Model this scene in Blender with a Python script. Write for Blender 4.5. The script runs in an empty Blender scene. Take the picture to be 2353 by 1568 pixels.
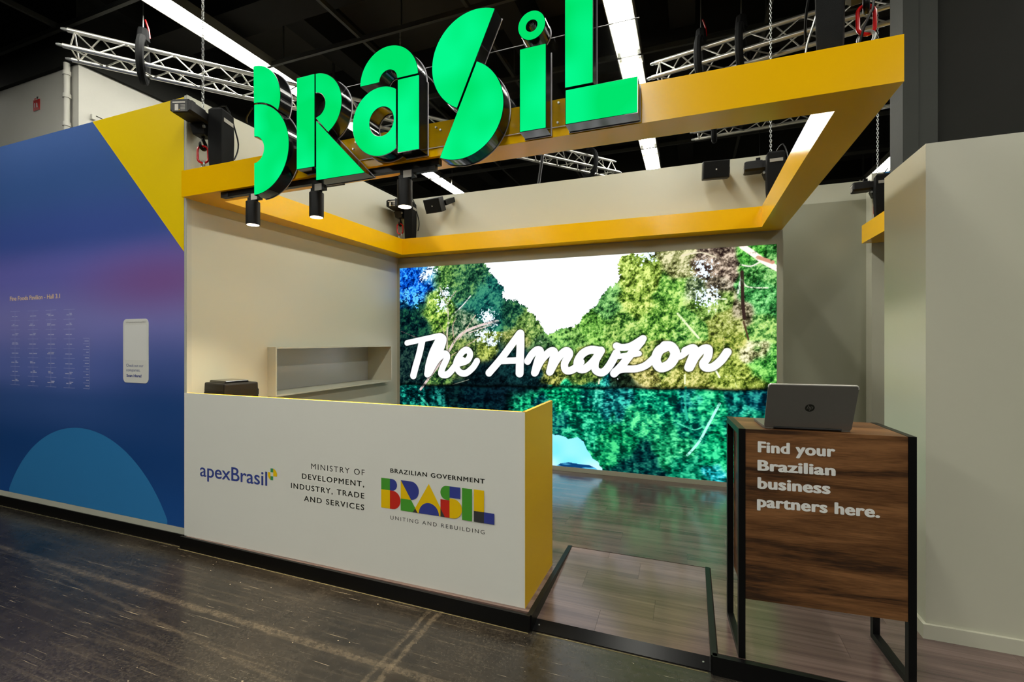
import bpy, bmesh, math, random
import numpy as np
from mathutils import Vector, Matrix, Euler
from mathutils.geometry import tessellate_polygon

R = math.radians
random.seed(5)
C = bpy.context.scene.collection
S = bpy.context.scene

# ------------------------------------------------------------------ camera
cam_d = bpy.data.cameras.new('camera')
cam_d.sensor_width = 36.0
cam_d.lens = 1075.0 / 2353.0 * 36.0
cam_d.clip_start = 0.05
cam_d.clip_end = 200
cam = bpy.data.objects.new('camera', cam_d)
cam.location = (0, 0, 1.5)
cam.rotation_euler = (R(90), 0, R(20.85))
C.objects.link(cam)
S.camera = cam

# ------------------------------------------------------------------ world, exposure
world = bpy.data.worlds.new('hall_air')
S.world = world
world.use_nodes = True
world.node_tree.nodes['Background'].inputs[0].default_value = (0.86, 0.95, 1.0, 1)
world.node_tree.nodes['Background'].inputs[1].default_value = 0.02
S.view_settings.view_transform = 'Standard'
S.view_settings.look = 'None'
S.view_settings.gamma = 1
S.view_settings.use_curve_mapping = False
S.view_settings.exposure = 0.0
TUBE_LIGHT = 45.0        # radiance of the fluorescent rows
TUBE_COL = (1.0, 0.985, 0.89)
SPOT_W = 190.0
SCREEN_LIGHT = 1.3
LETTER_LIGHT = 1.0

# ------------------------------------------------------------------ materials
def lin(c):
    out = []
    for v in c[:3]:
        v = v / 255.0
        out.append(v / 12.92 if v <= 0.04045 else ((v + 0.055) / 1.055) ** 2.4)
    return (out[0], out[1], out[2], 1.0)

def newmat(name):
    m = bpy.data.materials.new(name)
    m.use_nodes = True
    nt = m.node_tree
    return m, nt, nt.nodes['Principled BSDF']

def mat(name, rgb, rough=.5, spec=.5, metal=0.0, var=0.0, scale=8.0, bump=0.0, bscale=60.0, coat=0.0, alpha=1.0):
    m, nt, b = newmat(name)
    b.inputs['Base Color'].default_value = lin(rgb)
    b.inputs['Roughness'].default_value = rough
    b.inputs['Specular IOR Level'].default_value = spec
    b.inputs['Metallic'].default_value = metal
    b.inputs['Coat Weight'].default_value = coat
    b.inputs['Coat Roughness'].default_value = .08
    g = nt.nodes.new('ShaderNodeNewGeometry')
    n = nt.nodes.new('ShaderNodeTexNoise')
    n.inputs['Scale'].default_value = scale
    n.inputs['Detail'].default_value = 4
    nt.links.new(g.outputs['Position'], n.inputs['Vector'])
    if var > 0:
        mix = nt.nodes.new('ShaderNodeMix'); mix.data_type = 'RGBA'
        c = lin(rgb)
        mix.inputs[6].default_value = tuple(v * (1 - var) for v in c[:3]) + (1,)
        mix.inputs[7].default_value = tuple(min(1, v * (1 + var)) for v in c[:3]) + (1,)
        nt.links.new(n.outputs['Fac'], mix.inputs[0])
        nt.links.new(mix.outputs[2], b.inputs['Base Color'])
    if bump > 0:
        n2 = nt.nodes.new('ShaderNodeTexNoise'); n2.inputs['Scale'].default_value = bscale
        nt.links.new(g.outputs['Position'], n2.inputs['Vector'])
        bp = nt.nodes.new('ShaderNodeBump'); bp.inputs['Strength'].default_value = bump; bp.inputs['Distance'].default_value = .002
        nt.links.new(n2.outputs['Fac'], bp.inputs['Height'])
        nt.links.new(bp.outputs['Normal'], b.inputs['Normal'])
    return m

def emit(name, rgb, strength, sampling='AUTO'):
    m, nt, b = newmat(name)
    nt.nodes.remove(b)
    e = nt.nodes.new('ShaderNodeEmission')
    e.inputs[0].default_value = rgb if len(rgb) == 4 else tuple(rgb) + (1,)
    e.inputs[1].default_value = strength
    nt.links.new(e.outputs[0], nt.nodes['Material Output'].inputs[0])
    m.cycles.emission_sampling = sampling
    return m

def wood(name, c0, c1, c2, rough, spec=.5, grain=1.0, vv=.0):
    m, nt, b = newmat(name)
    N = nt.nodes.new; L = nt.links.new
    g = N('ShaderNodeNewGeometry'); info = N('ShaderNodeObjectInfo')
    sc = N('ShaderNodeVectorMath'); sc.operation = 'MULTIPLY'
    sc.inputs[1].default_value = (.55 * min(grain, 1.3), 7 * grain, 7 * grain)
    rnd = N('ShaderNodeVectorMath'); rnd.operation = 'SCALE'; rnd.inputs[0].default_value = (13.1, 7.7, 5.3)
    add = N('ShaderNodeVectorMath'); add.operation = 'ADD'
    L(g.outputs['Position'], sc.inputs[0]); L(info.outputs['Random'], rnd.inputs['Scale'])
    L(sc.outputs[0], add.inputs[0]); L(rnd.outputs[0], add.inputs[1])
    n = N('ShaderNodeTexNoise'); n.inputs['Scale'].default_value = 1.0; n.inputs['Detail'].default_value = 5
    n.inputs['Roughness'].default_value = .6; n.inputs['Distortion'].default_value = .6
    L(add.outputs[0], n.inputs['Vector'])
    fm = N('ShaderNodeVectorMath'); fm.operation = 'MULTIPLY'; fm.inputs[1].default_value = (3, 14, 14)
    L(add.outputs[0], fm.inputs[0])
    n2 = N('ShaderNodeTexNoise'); n2.inputs['Scale'].default_value = 1.0; n2.inputs['Detail'].default_value = 3
    L(fm.outputs[0], n2.inputs['Vector'])
    mx = N('ShaderNodeMath'); mx.operation = 'MULTIPLY_ADD'; mx.inputs[1].default_value = .28
    L(n2.outputs['Fac'], mx.inputs[0]); L(n.outputs['Fac'], mx.inputs[2])
    cr = N('ShaderNodeValToRGB')
    e = cr.color_ramp.elements
    e[0].position = .48; e[0].color = lin(c0)
    e[1].position = .82; e[1].color = lin(c2)
    k = e.new(.62); k.color = lin(c1)
    L(mx.outputs[0], cr.inputs[0])
    hsv = N('ShaderNodeHueSaturation')
    mr = N('ShaderNodeMapRange'); mr.inputs[3].default_value = 1 - vv; mr.inputs[4].default_value = 1 + vv
    L(info.outputs['Random'], mr.inputs[0]); L(mr.outputs[0], hsv.inputs['Value']); L(cr.outputs[0], hsv.inputs['Color'])
    L(hsv.outputs[0], b.inputs['Base Color'])
    b.inputs['Roughness'].default_value = rough
    b.inputs['Specular IOR Level'].default_value = spec
    bp = N('ShaderNodeBump'); bp.inputs['Strength'].default_value = .12; bp.inputs['Distance'].default_value = .001
    L(n2.outputs['Fac'], bp.inputs['Height']); L(bp.outputs[0], b.inputs['Normal'])
    return m

M = {}
M['wall'] = mat('painted_partition', (184, 183, 165), .32, .4, var=.02, scale=1.2, bump=.05, bscale=180)
M['wall_grey'] = mat('grey_partition', (152, 152, 134), .36, .4, var=.02, scale=1.2)
M['counter_white'] = mat('white_laminate', (216, 216, 208), .38, .4, var=.015, scale=1.5)
M['yellow'] = mat('yellow_lacquer', (234, 180, 0), .2, .26, var=.03, scale=2)
M['yellow_matt'] = mat('yellow_panel', (226, 178, 0), .42, .4, var=.02, scale=3)
M['black'] = mat('black_metal', (8, 8, 8), .38, .22, var=.1, scale=20)
M['black_gloss'] = mat('glossy_black_return', (12, 12, 13), .12, .6, var=.1, scale=12)
M['black_matt'] = mat('black_plastic', (13, 13, 14), .5, .35, var=.15, scale=30, bump=.2, bscale=300)
M['fabric'] = mat('black_canvas', (13, 14, 15), .85, .2, var=.25, scale=25, bump=.5, bscale=500)
M['skirting'] = mat('grey_skirting', (176, 176, 162), .5, .4, var=.03)
M['ceil'] = mat('blackened_concrete', (54, 52, 46), .9, .1, var=.35, scale=1.5, bump=.2, bscale=20)
M['ceil_beam'] = mat('dark_beam', (34, 33, 30), .85, .1, var=.3, scale=2)
M['grid'] = mat('grid_steel', (52, 52, 47), .6, .3, var=.2, scale=5)
M['duct'] = mat('light_trunking', (110, 108, 98), .6, .3, var=.1)
M['alu'] = mat('truss_aluminium', (205, 203, 195), .32, .5, metal=.85, var=.12, scale=14, bump=.15, bscale=90)
M['zinc'] = mat('zinc_steel', (170, 172, 170), .35, .5, metal=.8, var=.1, scale=40)
M['red'] = mat('red_enamel', (176, 16, 18), .25, .5, var=.08, scale=30)
M['gold'] = mat('yellow_pin', (215, 180, 40), .35, .5, metal=.3)
M['label'] = mat('paper_label', (205, 200, 190), .6, .3, var=.05, scale=60)
M['ink'] = mat('dark_ink', (34, 34, 28), .6, .2)
M['ink_grey'] = mat('grey_ink', (150, 148, 142), .6, .2)
M['logo_blue'] = mat('print_royal_blue', (50, 66, 138), .5, .3)
M['p_blue'] = mat('print_blue', (52, 62, 138), .5, .3)
M['p_green'] = mat('print_green', (70, 148, 44), .5, .3)
M['p_teal'] = mat('print_teal_green', (56, 140, 92), .5, .3)
M['p_yellow'] = mat('print_yellow', (226, 186, 0), .5, .3)
M['p_red'] = mat('print_red', (190, 40, 26), .5, .3)
M['p_dark'] = mat('print_charcoal', (56, 56, 56), .5, .3)
M['p_white'] = mat('print_white', (212, 212, 208), .5, .3)
M['p_cream'] = mat('print_cream', (232, 204, 160), .5, .3)
M['p_pale'] = mat('print_pale_lines', (172, 176, 214), .5, .3)
M['p_names'] = mat('print_faint_names', (190, 192, 218), .5, .3)
M['p_text_blue'] = mat('print_slate_blue', (84, 100, 150), .5, .3)
M['laptop'] = mat('brushed_silver', (108, 105, 98), .42, .4, metal=.35, var=.04, scale=60)
M['laptop_edge'] = mat('silver_edge', (215, 213, 205), .3, .5, metal=.4)
M['keys'] = mat('dark_keys', (38, 38, 40), .6, .3)
M['darkgrey'] = mat('dark_grey_paint', (48, 50, 47), .7, .25, var=.12, scale=4, bump=.3, bscale=40)
M['blackwall'] = mat('black_hall_wall', (27, 27, 24), .8, .2, var=.2, scale=3, bump=.3, bscale=30)
M['hallwall'] = mat('old_white_wall', (196, 194, 184), .7, .3, var=.06, scale=2.5, bump=.3, bscale=50)
M['tape'] = mat('pale_tape', (92, 86, 60), .7, .2, var=.35, scale=30)
M['plank'] = wood('walnut_laminate_floor', (76, 60, 56), (94, 76, 71), (113, 94, 88), .17, .9, grain=1.7, vv=.04)
M['lectern'] = wood('walnut_veneer', (46, 28, 14), (90, 58, 30), (126, 86, 50), .42, .4, grain=2.1)
M['desk_in'] = mat('inner_worktop', (214, 170, 40), .4, .4, var=.03)
M['shelf_back'] = mat('satin_grey_board', (176, 178, 176), .22, .6)
M['threshold'] = mat('black_edge_plate', (7, 7, 8), .25, .1)
M['seam'] = mat('dark_joint', (38, 28, 22), .8, .2)

def make_hall_floor():
    m, nt, b = newmat('scuffed_black_floor')
    N = nt.nodes.new; L = nt.links.new
    g = N('ShaderNodeNewGeometry')
    def noise(scale, detail=5, vec=None, rough=.6):
        n = N('ShaderNodeTexNoise'); n.inputs['Scale'].default_value = scale; n.inputs['Detail'].default_value = detail
        n.inputs['Roughness'].default_value = rough
        L(vec or g.outputs['Position'], n.inputs['Vector']); return n
    def ramp(src, p0, p1, c0=(0, 0, 0, 1), c1=(1, 1, 1, 1)):
        r = N('ShaderNodeValToRGB'); r.color_ramp.elements[0].position = p0; r.color_ramp.elements[1].position = p1
        r.color_ramp.elements[0].color = c0; r.color_ramp.elements[1].color = c1
        L(src, r.inputs[0]); return r
    def scale(vx, rot):
        mp = N('ShaderNodeMapping'); mp.inputs['Scale'].default_value = vx; mp.inputs['Rotation'].default_value = (0, 0, rot)
        L(g.outputs['Position'], mp.inputs['Vector']); return mp
    base = ramp(noise(2.0, 8, None, .72).outputs['Fac'], .32, .70, lin((12, 11, 10)), lin((40, 36, 31)))
    col = base.outputs[0]
    def layer(col, fac, rgb, amt):
        mx = N('ShaderNodeMix'); mx.data_type = 'RGBA'
        mu = N('ShaderNodeMath'); mu.operation = 'MULTIPLY'; mu.inputs[1].default_value = amt
        L(fac, mu.inputs[0]); L(mu.outputs[0], mx.inputs[0]); L(col, mx.inputs[6]); mx.inputs[7].default_value = lin(rgb)
        return mx.outputs[2]
    def times(a, b_):
        mm = N('ShaderNodeMath'); mm.operation = 'MULTIPLY'; L(a, mm.inputs[0]); L(b_, mm.inputs[1]); return mm.outputs[0]
    # dust rubbed along the aisle, fine grit
    grit = ramp(noise(70, 6, None, .8).outputs['Fac'], .46, .64)
    cloud = ramp(noise(1.1, 6, None, .65).outputs['Fac'], .42, .66)
    col = layer(col, times(grit.outputs[0], cloud.outputs[0]), (104, 97, 86), .34)
    mp = scale((.5, 14, 1), .12)
    col = layer(col, ramp(noise(2.4, 8, mp.outputs[0], .75).outputs['Fac'], .52, .70).outputs[0], (92, 84, 70), .30)
    # two worn bands with broken edges
    for rot, off, w, amt in ((.015, 1.914, .030, .34), (.10, 1.49, .018, .16), (-1.588, 1.35, .022, .34), (-1.594, 1.40, .018, .28)):
        mp = N('ShaderNodeMapping'); mp.vector_type = 'POINT'; mp.inputs['Rotation'].default_value = (0, 0, rot); L(g.outputs['Position'], mp.inputs['Vector'])
        sp = N('ShaderNodeSeparateXYZ'); L(mp.outputs[0], sp.inputs[0])
        wb = N('ShaderNodeMath'); wb.operation = 'MULTIPLY_ADD'; wb.inputs[1].default_value = .05; L(noise(9, 6, None, .7).outputs['Fac'], wb.inputs[0]); L(sp.outputs['Y'], wb.inputs[2])
        sb = N('ShaderNodeMath'); sb.operation = 'SUBTRACT'; sb.inputs[1].default_value = off; L(wb.outputs[0], sb.inputs[0])
        ab = N('ShaderNodeMath'); ab.operation = 'ABSOLUTE'; L(sb.outputs[0], ab.inputs[0])
        mr = N('ShaderNodeMapRange'); mr.inputs[1].default_value = w; mr.inputs[2].default_value = w * .4; mr.inputs[3].default_value = 0; mr.inputs[4].default_value = 1; L(ab.outputs[0], mr.inputs[0])
        rough_edge = ramp(noise(40, 5, None, .8).outputs['Fac'], .36, .60)
        col = layer(col, times(mr.outputs[0], rough_edge.outputs[0]), (112, 102, 86), amt)
    # scratches in three directions, clustered
    for vx, rot, sc, p0, p1, amt, rgb in (((1.2, 60, 1), .35, 1.7, .66, .70, .6, (150, 140, 120)), ((2.2, 80, 1), .95, 1.6, .67, .71, .7, (168, 156, 136)),
                                 ((2.6, 90, 1), 1.9, 1.5, .68, .72, .6, (150, 142, 124)), ((.5, 50, 1), -.6, 1.9, .67, .70, .5, (128, 120, 104))):
        mp = scale(vx, rot)
        r = ramp(noise(sc, 4, mp.outputs[0], .6).outputs['Fac'], p0, p1)
        mask = ramp(noise(2.3 + rot, 3).outputs['Fac'], .47, .56)
        col = layer(col, times(r.outputs[0], mask.outputs[0]), rgb, amt)
    chips = ramp(noise(48, 2).outputs['Fac'], .735, .76)
    col = layer(col, chips.outputs[0], (176, 164, 144), .8)
    L(col, b.inputs['Base Color'])
    rr = ramp(noise(26, 6, None, .7).outputs['Fac'], .3, .7, (.19, .19, .19, 1), (.31, .31, .31, 1))
    L(rr.outputs[0], b.inputs['Roughness'])
    b.inputs['Specular IOR Level'].default_value = .55
    bp = N('ShaderNodeBump'); bp.inputs['Strength'].default_value = .12; bp.inputs['Distance'].default_value = .001
    L(noise(60, 6).outputs['Fac'], bp.inputs['Height']); L(bp.outputs[0], b.inputs['Normal'])
    return m
M['hall_floor'] = make_hall_floor()

def make_mural():
    """printed blue panel: colour bands of the print run over the wall's height"""
    m, nt, b = newmat('blue_gradient_print')
    N = nt.nodes.new; L = nt.links.new
    g = N('ShaderNodeNewGeometry'); sep = N('ShaderNodeSeparateXYZ'); L(g.outputs['Position'], sep.inputs[0])
    a = N('ShaderNodeMath'); a.operation = 'MULTIPLY_ADD'; a.inputs[1].default_value = 1 / 3.4; a.inputs[2].default_value = 0
    L(sep.outputs['Z'], a.inputs[0])
    cr = N('ShaderNodeValToRGB'); cr.color_ramp.interpolation = 'EASE'
    st = [(0.0, (24, 74, 142)), (.16, (24, 66, 128)), (.28, (52, 84, 146)), (.37, (92, 108, 178)), (.50, (124, 124, 192)), (.62, (104, 104, 184)), (.72, (62, 84, 158)), (.86, (58, 90, 150)), (1.0, (70, 100, 160))]
    e = cr.color_ramp.elements
    e[0].position, e[0].color = st[0][0], lin(st[0][1]); e[1].position, e[1].color = st[-1][0], lin(st[-1][1])
    for p, c in st[1:-1]:
        k = e.new(p); k.color = lin(c)
    L(a.outputs[0], cr.inputs[0])
    # magenta cloud of the print near its right edge
    def gauss(cx, cz, sx, sz):
        mp = N('ShaderNodeMapping'); mp.inputs['Location'].default_value = (-cx / sx, 0, -cz / sz); mp.inputs['Scale'].default_value = (1 / sx, 0, 1 / sz)
        L(g.outputs['Position'], mp.inputs['Vector'])
        ln = N('ShaderNodeVectorMath'); ln.operation = 'LENGTH'; L(mp.outputs[0], ln.inputs[0])
        r = N('ShaderNodeMapRange'); r.interpolation_type = 'SMOOTHSTEP'; r.inputs[1].default_value = 0; r.inputs[2].default_value = 1; r.inputs[3].default_value = 1; r.inputs[4].default_value = 0
        L(ln.outputs['Value'], r.inputs[0]); return r.outputs[0]
    mx = N('ShaderNodeMix'); mx.data_type = 'RGBA'; mu = N('ShaderNodeMath'); mu.operation = 'MULTIPLY'; mu.inputs[1].default_value = .75
    L(gauss(-3.9, 1.98, 1.7, .42), mu.inputs[0]); L(mu.outputs[0], mx.inputs[0]); L(cr.outputs[0], mx.inputs[6]); mx.inputs[7].default_value = lin((126, 80, 140))
    mx2 = N('ShaderNodeMix'); mx2.data_type = 'RGBA'; mu2 = N('ShaderNodeMath'); mu2.operation = 'MULTIPLY'; mu2.inputs[1].default_value = .7
    L(gauss(-3.8, 1.0, 1.5, .8), mu2.inputs[0]); L(mu2.outputs[0], mx2.inputs[0]); L(mx.outputs[2], mx2.inputs[6]); mx2.inputs[7].default_value = lin((20, 62, 122))
    L(mx2.outputs[2], b.inputs['Base Color'])
    b.inputs['Roughness'].default_value = .42; b.inputs['Specular IOR Level'].default_value = .25
    return m
M['mural'] = make_mural()
M['mural_circle'] = mat('print_mid_blue', (44, 118, 176), .45, .25)
M['mural_yellow'] = mat('print_sun_yellow', (226, 194, 0), .5, .12)
M['mural_white'] = mat('card_white', (206, 206, 200), .5, .3)
M['tube'] = emit('fluorescent_tube', TUBE_COL, TUBE_LIGHT)
M['lens'] = emit('spot_lens', (1.0, .86, .66), 9.0, 'NONE')
M['green'] = emit('green_lit_acrylic', lin((0, 240, 126)), LETTER_LIGHT)
def uneven_glow(m, a, b_):
    nt = m.node_tree; e = [n for n in nt.nodes if n.type == 'EMISSION'][0]
    g = nt.nodes.new('ShaderNodeNewGeometry'); n = nt.nodes.new('ShaderNodeTexNoise'); n.inputs['Scale'].default_value = 3.2; n.inputs['Detail'].default_value = 1
    mx = nt.nodes.new('ShaderNodeMix'); mx.data_type = 'RGBA'; mx.inputs[6].default_value = lin(a); mx.inputs[7].default_value = lin(b_)
    mr = nt.nodes.new('ShaderNodeMapRange'); mr.inputs[1].default_value = .35; mr.inputs[2].default_value = .68
    nt.links.new(g.outputs['Position'], n.inputs['Vector']); nt.links.new(n.outputs['Fac'], mr.inputs[0]); nt.links.new(mr.outputs[0], mx.inputs[0]); nt.links.new(mx.outputs[2], e.inputs[0])
uneven_glow(M['green'], (0, 228, 108), (6, 250, 142))

def make_screen_mat():
    m, nt, b = newmat('led_picture')
    nt.nodes.remove(b)
    at = nt.nodes.new('ShaderNodeVertexColor'); at.layer_name = 'picture'
    e = nt.nodes.new('ShaderNodeEmission'); e.inputs[1].default_value = SCREEN_LIGHT
    nt.links.new(at.outputs[0], e.inputs[0]); nt.links.new(e.outputs[0], nt.nodes['Material Output'].inputs[0])
    m.cycles.emission_sampling = 'NONE'
    return m
M['screen'] = make_screen_mat()

def make_clear():
    m, nt, b = newmat('clear_acrylic')
    b.inputs['Base Color'].default_value = (.92, .95, .94, 1)
    b.inputs['Roughness'].default_value = .03
    b.inputs['Transmission Weight'].default_value = 1.0
    b.inputs['IOR'].default_value = 1.25
    return m
M['clear'] = make_clear()
M['plate_edge'] = mat('acrylic_edge', (196, 192, 200), .3, .4)

# ------------------------------------------------------------------ mesh helpers
class MB:
    def __init__(self): self.v = []; self.f = []; self.mi = []; self.sm = False
    def add(self, vs, fs, mi=0):
        o = len(self.v); self.v += [tuple(p) for p in vs]; self.f += [tuple(o + i for i in f) for f in fs]; self.mi += [mi] * len(fs); return self
    def box(self, a, b, mi=0, mat4=None):
        x0, y0, z0 = a; x1, y1, z1 = b
        vs = [(x0, y0, z0), (x1, y0, z0), (x1, y1, z0), (x0, y1, z0), (x0, y0, z1), (x1, y0, z1), (x1, y1, z1), (x0, y1, z1)]
        if mat4: vs = [tuple(mat4 @ Vector(p)) for p in vs]
        return self.add(vs, [(0, 3, 2, 1), (4, 5, 6, 7), (0, 1, 5, 4), (1, 2, 6, 5), (2, 3, 7, 6), (3, 0, 4, 7)], mi)
    def hexa(self, bottom, top, mi=0):
        return self.add(list(bottom) + list(top), [(3, 2, 1, 0), (4, 5, 6, 7), (0, 1, 5, 4), (1, 2, 6, 5), (2, 3, 7, 6), (3, 0, 4, 7)], mi)
    def tube(self, pts, r, n=8, mi=0, closed=False, caps=True):
        pts = [Vector(p) for p in pts]; rr = r if isinstance(r, (list, tuple)) else [r] * len(pts)
        N = len(pts); o = len(self.v); prev = None
        for i, p in enumerate(pts):
            a = pts[(i - 1) % N] if (closed or i > 0) else p; b = pts[(i + 1) % N] if (closed or i < N - 1) else p
            t = (b - a).normalized()
            if prev is None:
                ref = Vector((0, 0, 1)) if abs(t.z) < .9 else Vector((1, 0, 0)); u = t.cross(ref).normalized()
            else:
                u = (prev - t * prev.dot(t)).normalized()
            prev = u; w = t.cross(u)
            for k in range(n):
                an = 2 * math.pi * k / n; q = p + (u * math.cos(an) + w * math.sin(an)) * rr[i]; self.v.append(tuple(q))
        for i in range(N if closed else N - 1):
            j = (i + 1) % N
            for k in range(n):
                self.f.append((o + i * n + k, o + i * n + (k + 1) % n, o + j * n + (k + 1) % n, o + j * n + k)); self.mi.append(mi)
        if caps and not closed:
            self.f.append(tuple(o + k for k in reversed(range(n)))); self.mi.append(mi)
            self.f.append(tuple(o + (N - 1) * n + k for k in range(n))); self.mi.append(mi)
        return self
    def prism(self, loops, d0, d1, plane='xz', mi=0, mi_side=None, front=True, back=True):
        """solid from 2D loops (first outer, the rest holes); d0 = front depth, d1 = back depth"""
        mk = (lambda p, d: (p[0], d, p[1])) if plane == 'xz' else ((lambda p, d: (p[0], p[1], d)) if plane == 'xy' else (lambda p, d: (d, p[0], p[1])))
        tri = tessellate_polygon([[Vector((p[0], p[1], 0)) for p in l] for l in loops])
        flat = [p for l in loops for p in l]; n = len(flat); o = len(self.v)
        self.v += [mk(p, d0) for p in flat] + [mk(p, d1) for p in flat]
        def area(t):
            a, b, c = (flat[i] for i in t); return (b[0] - a[0]) * (c[1] - a[1]) - (c[0] - a[0]) * (b[1] - a[1])
        for t in tri:
            t = tuple(t) if area(t) > 0 else tuple(reversed(t))
            if front: self.f.append(tuple(o + i for i in t)); self.mi.append(mi)
            if back: self.f.append(tuple(o + n + i for i in reversed(t))); self.mi.append(mi)
        k = 0; ms = mi if mi_side is None else mi_side
        for l in loops:
            m_ = len(l)
            for i in range(m_):
                a, b = o + k + i, o + k + (i + 1) % m_
                self.f.append((a, a + n, b + n, b)); self.mi.append(ms)
            k += m_
        return self
    def build(self, name, mats, parent=None, fix=True, smooth=False, bevel=0.0):
        me = bpy.data.meshes.new(name)
        me.from_pydata(self.v, [], self.f)
        mats = mats if isinstance(mats, (list, tuple)) else [mats]
        for m in mats: me.materials.append(m)
        if len(mats) > 1:
            me.polygons.foreach_set('material_index', self.mi)
        if fix or bevel:
            bm = bmesh.new(); bm.from_mesh(me)
            if bevel:
                ed = [e for e in bm.edges if len(e.link_faces) == 2 and e.calc_face_angle(0) > .5]
                bmesh.ops.bevel(bm, geom=ed, offset=bevel, segments=2, profile=.6, affect='EDGES')
            if fix: bmesh.ops.recalc_face_normals(bm, faces=bm.faces)
            bm.to_mesh(me); bm.free()
        if smooth:
            me.polygons.foreach_set('use_smooth', [True] * len(me.polygons))
            try: me.set_sharp_from_angle(angle=R(35))
            except Exception: pass
        me.update()
        o = bpy.data.objects.new(name, me); C.objects.link(o)
        if parent: o.parent = parent
        return o

def thing(name, label, cat, loc=(0, 0, 0), rz=0.0, group=None):
    o = bpy.data.objects.new(name, None); C.objects.link(o)
    o.empty_display_size = .1
    o.location = loc; o.rotation_euler = (0, 0, rz); o['label'] = label; o['category'] = cat
    if group: o['group'] = group
    return o
def tag(o, label, cat, group=None):
    o['label'] = label; o['category'] = cat
    if group: o['group'] = group
    return o
def struct(o, label=None, cat=None):
    o['kind'] = 'structure'
    if label: o['label'] = label
    if cat: o['category'] = cat
    return o
def box(name, a, b, m, parent=None, bevel=0.0): return MB().box(a, b).build(name, m, parent, bevel=bevel)
def copy_tree(o, parent=None):
    c = o.copy(); C.objects.link(c); c.parent = parent
    for ch in list(o.children): copy_tree(ch, c)
    return c
def arc(cx, cz, r, a0, a1, n=24):
    return [(cx + r * math.cos(R(a0 + (a1 - a0) * i / n)), cz + r * math.sin(R(a0 + (a1 - a0) * i / n))) for i in range(n + 1)]
def offset(loop, d):
    """move a closed loop outwards (loop given counter-clockwise for d > 0)"""
    n = len(loop); out = []
    ar = sum(loop[i][0] * loop[(i + 1) % n][1] - loop[(i + 1) % n][0] * loop[i][1] for i in range(n))
    s = 1 if ar > 0 else -1
    for i in range(n):
        a, b, c = loop[i - 1], loop[i], loop[(i + 1) % n]
        e1 = Vector((b[0] - a[0], b[1] - a[1])); e2 = Vector((c[0] - b[0], c[1] - b[1]))
        if e1.length < 1e-9 or e2.length < 1e-9: out.append(b); continue
        n1 = Vector((e1.y, -e1.x)).normalized() * s; n2 = Vector((e2.y, -e2.x)).normalized() * s
        m_ = n1 + n2
        if m_.length < .3: out.append((b[0] + n1.x * d, b[1] + n1.y * d)); continue
        m_.normalize(); k = d / max(.5, m_.dot(n1)); out.append((b[0] + m_.x * k, b[1] + m_.y * k))
    return out

_cap = {}
_words = []
def text(name, body, x0, x1, zb, cap, y, m, parent=None, bold=0.0, track=1.0, lift=.0006, label=None, xspan=True, shear=0.0, loc=(0, 0, 0), rz=0.0):
    """flat lettering on a wall that faces -Y: x0..x1 wide, baseline zb, capital height cap"""
    def mesh(s, b, t):
        cu = bpy.data.curves.new('lettering', 'FONT'); cu.body = s; cu.offset = b; cu.space_character = t; cu.size = 1; cu.fill_mode = 'FRONT'; cu.resolution_u = 6; cu.shear = shear
        ob = bpy.data.objects.new('lettering', cu); C.objects.link(ob)
        bpy.context.view_layer.update()
        me = bpy.data.meshes.new_from_object(ob.evaluated_get(bpy.context.evaluated_depsgraph_get()))
        bpy.data.objects.remove(ob); bpy.data.curves.remove(cu); return me
    if 'H' not in _cap:
        h = mesh('H', 0, 1); _cap['H'] = max(v.co.y for v in h.vertices)
    me = mesh(body, 0, track)
    if bold:
        n0 = len(me.vertices); vs = [v.co.copy() for v in me.vertices]; fs = [tuple(p.vertices) for p in me.polygons]
        V = []; F = []
        for k, (dx, dy) in enumerate(((-1, 0), (1, 0), (0, .55), (0, -.55), (-.7, .4), (.7, -.4), (.7, .4), (-.7, -.4), (0, 0))):
            V += [(v.x + dx * bold, v.y + dy * bold, k * .0005) for v in vs]; F += [tuple(i + k * n0 for i in f) for f in fs]
        me = bpy.data.meshes.new('lettering'); me.from_pydata(V, [], F)
    xs = [v.co.x for v in me.vertices]; a, b = min(xs), max(xs)
    sz = cap / (_cap['H'] + bold * 1.1); sx = (x1 - x0) / (b - a)
    for v in me.vertices:
        v.co = ((v.co.x - a) * sx + x0, y - lift - v.co.z * .05, (v.co.y + bold * .55) * sz + zb)
    # one mesh for each word: cut at the widest gaps
    co = [tuple(v.co) for v in me.vertices]; polys = [tuple(p.vertices) for p in me.polygons]
    iv = sorted((min(co[i][0] for i in p), max(co[i][0] for i in p)) for p in polys)
    gaps = []; hi_ = iv[0][1]
    for l_, h_ in iv:
        if l_ > hi_: gaps.append((l_ - hi_, (l_ + hi_) / 2))
        hi_ = max(hi_, h_)
    cuts = sorted(g for _, g in sorted(gaps, reverse=True)[:body.count(' ')])
    first = None
    for k in range(len(cuts) + 1):
        lo_ = cuts[k - 1] if k else -1e9; up_ = cuts[k] if k < len(cuts) else 1e9
        fs = [p for p in polys if lo_ < sum(co[i][0] for i in p) / len(p) < up_]
        used = sorted({i for p in fs for i in p}); ix = {i: n for n, i in enumerate(used)}
        w_ = bpy.data.meshes.new(name); w_.from_pydata([co[i] for i in used], [], [tuple(ix[i] for i in p) for p in fs])
        w_.materials.append(m); w_.update()
        o = bpy.data.objects.new(name, w_); C.objects.link(o)
        if parent: o.parent = parent
        first = first or o
        _words.append(o)
    if label: first['label'] = label
    return first
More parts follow.
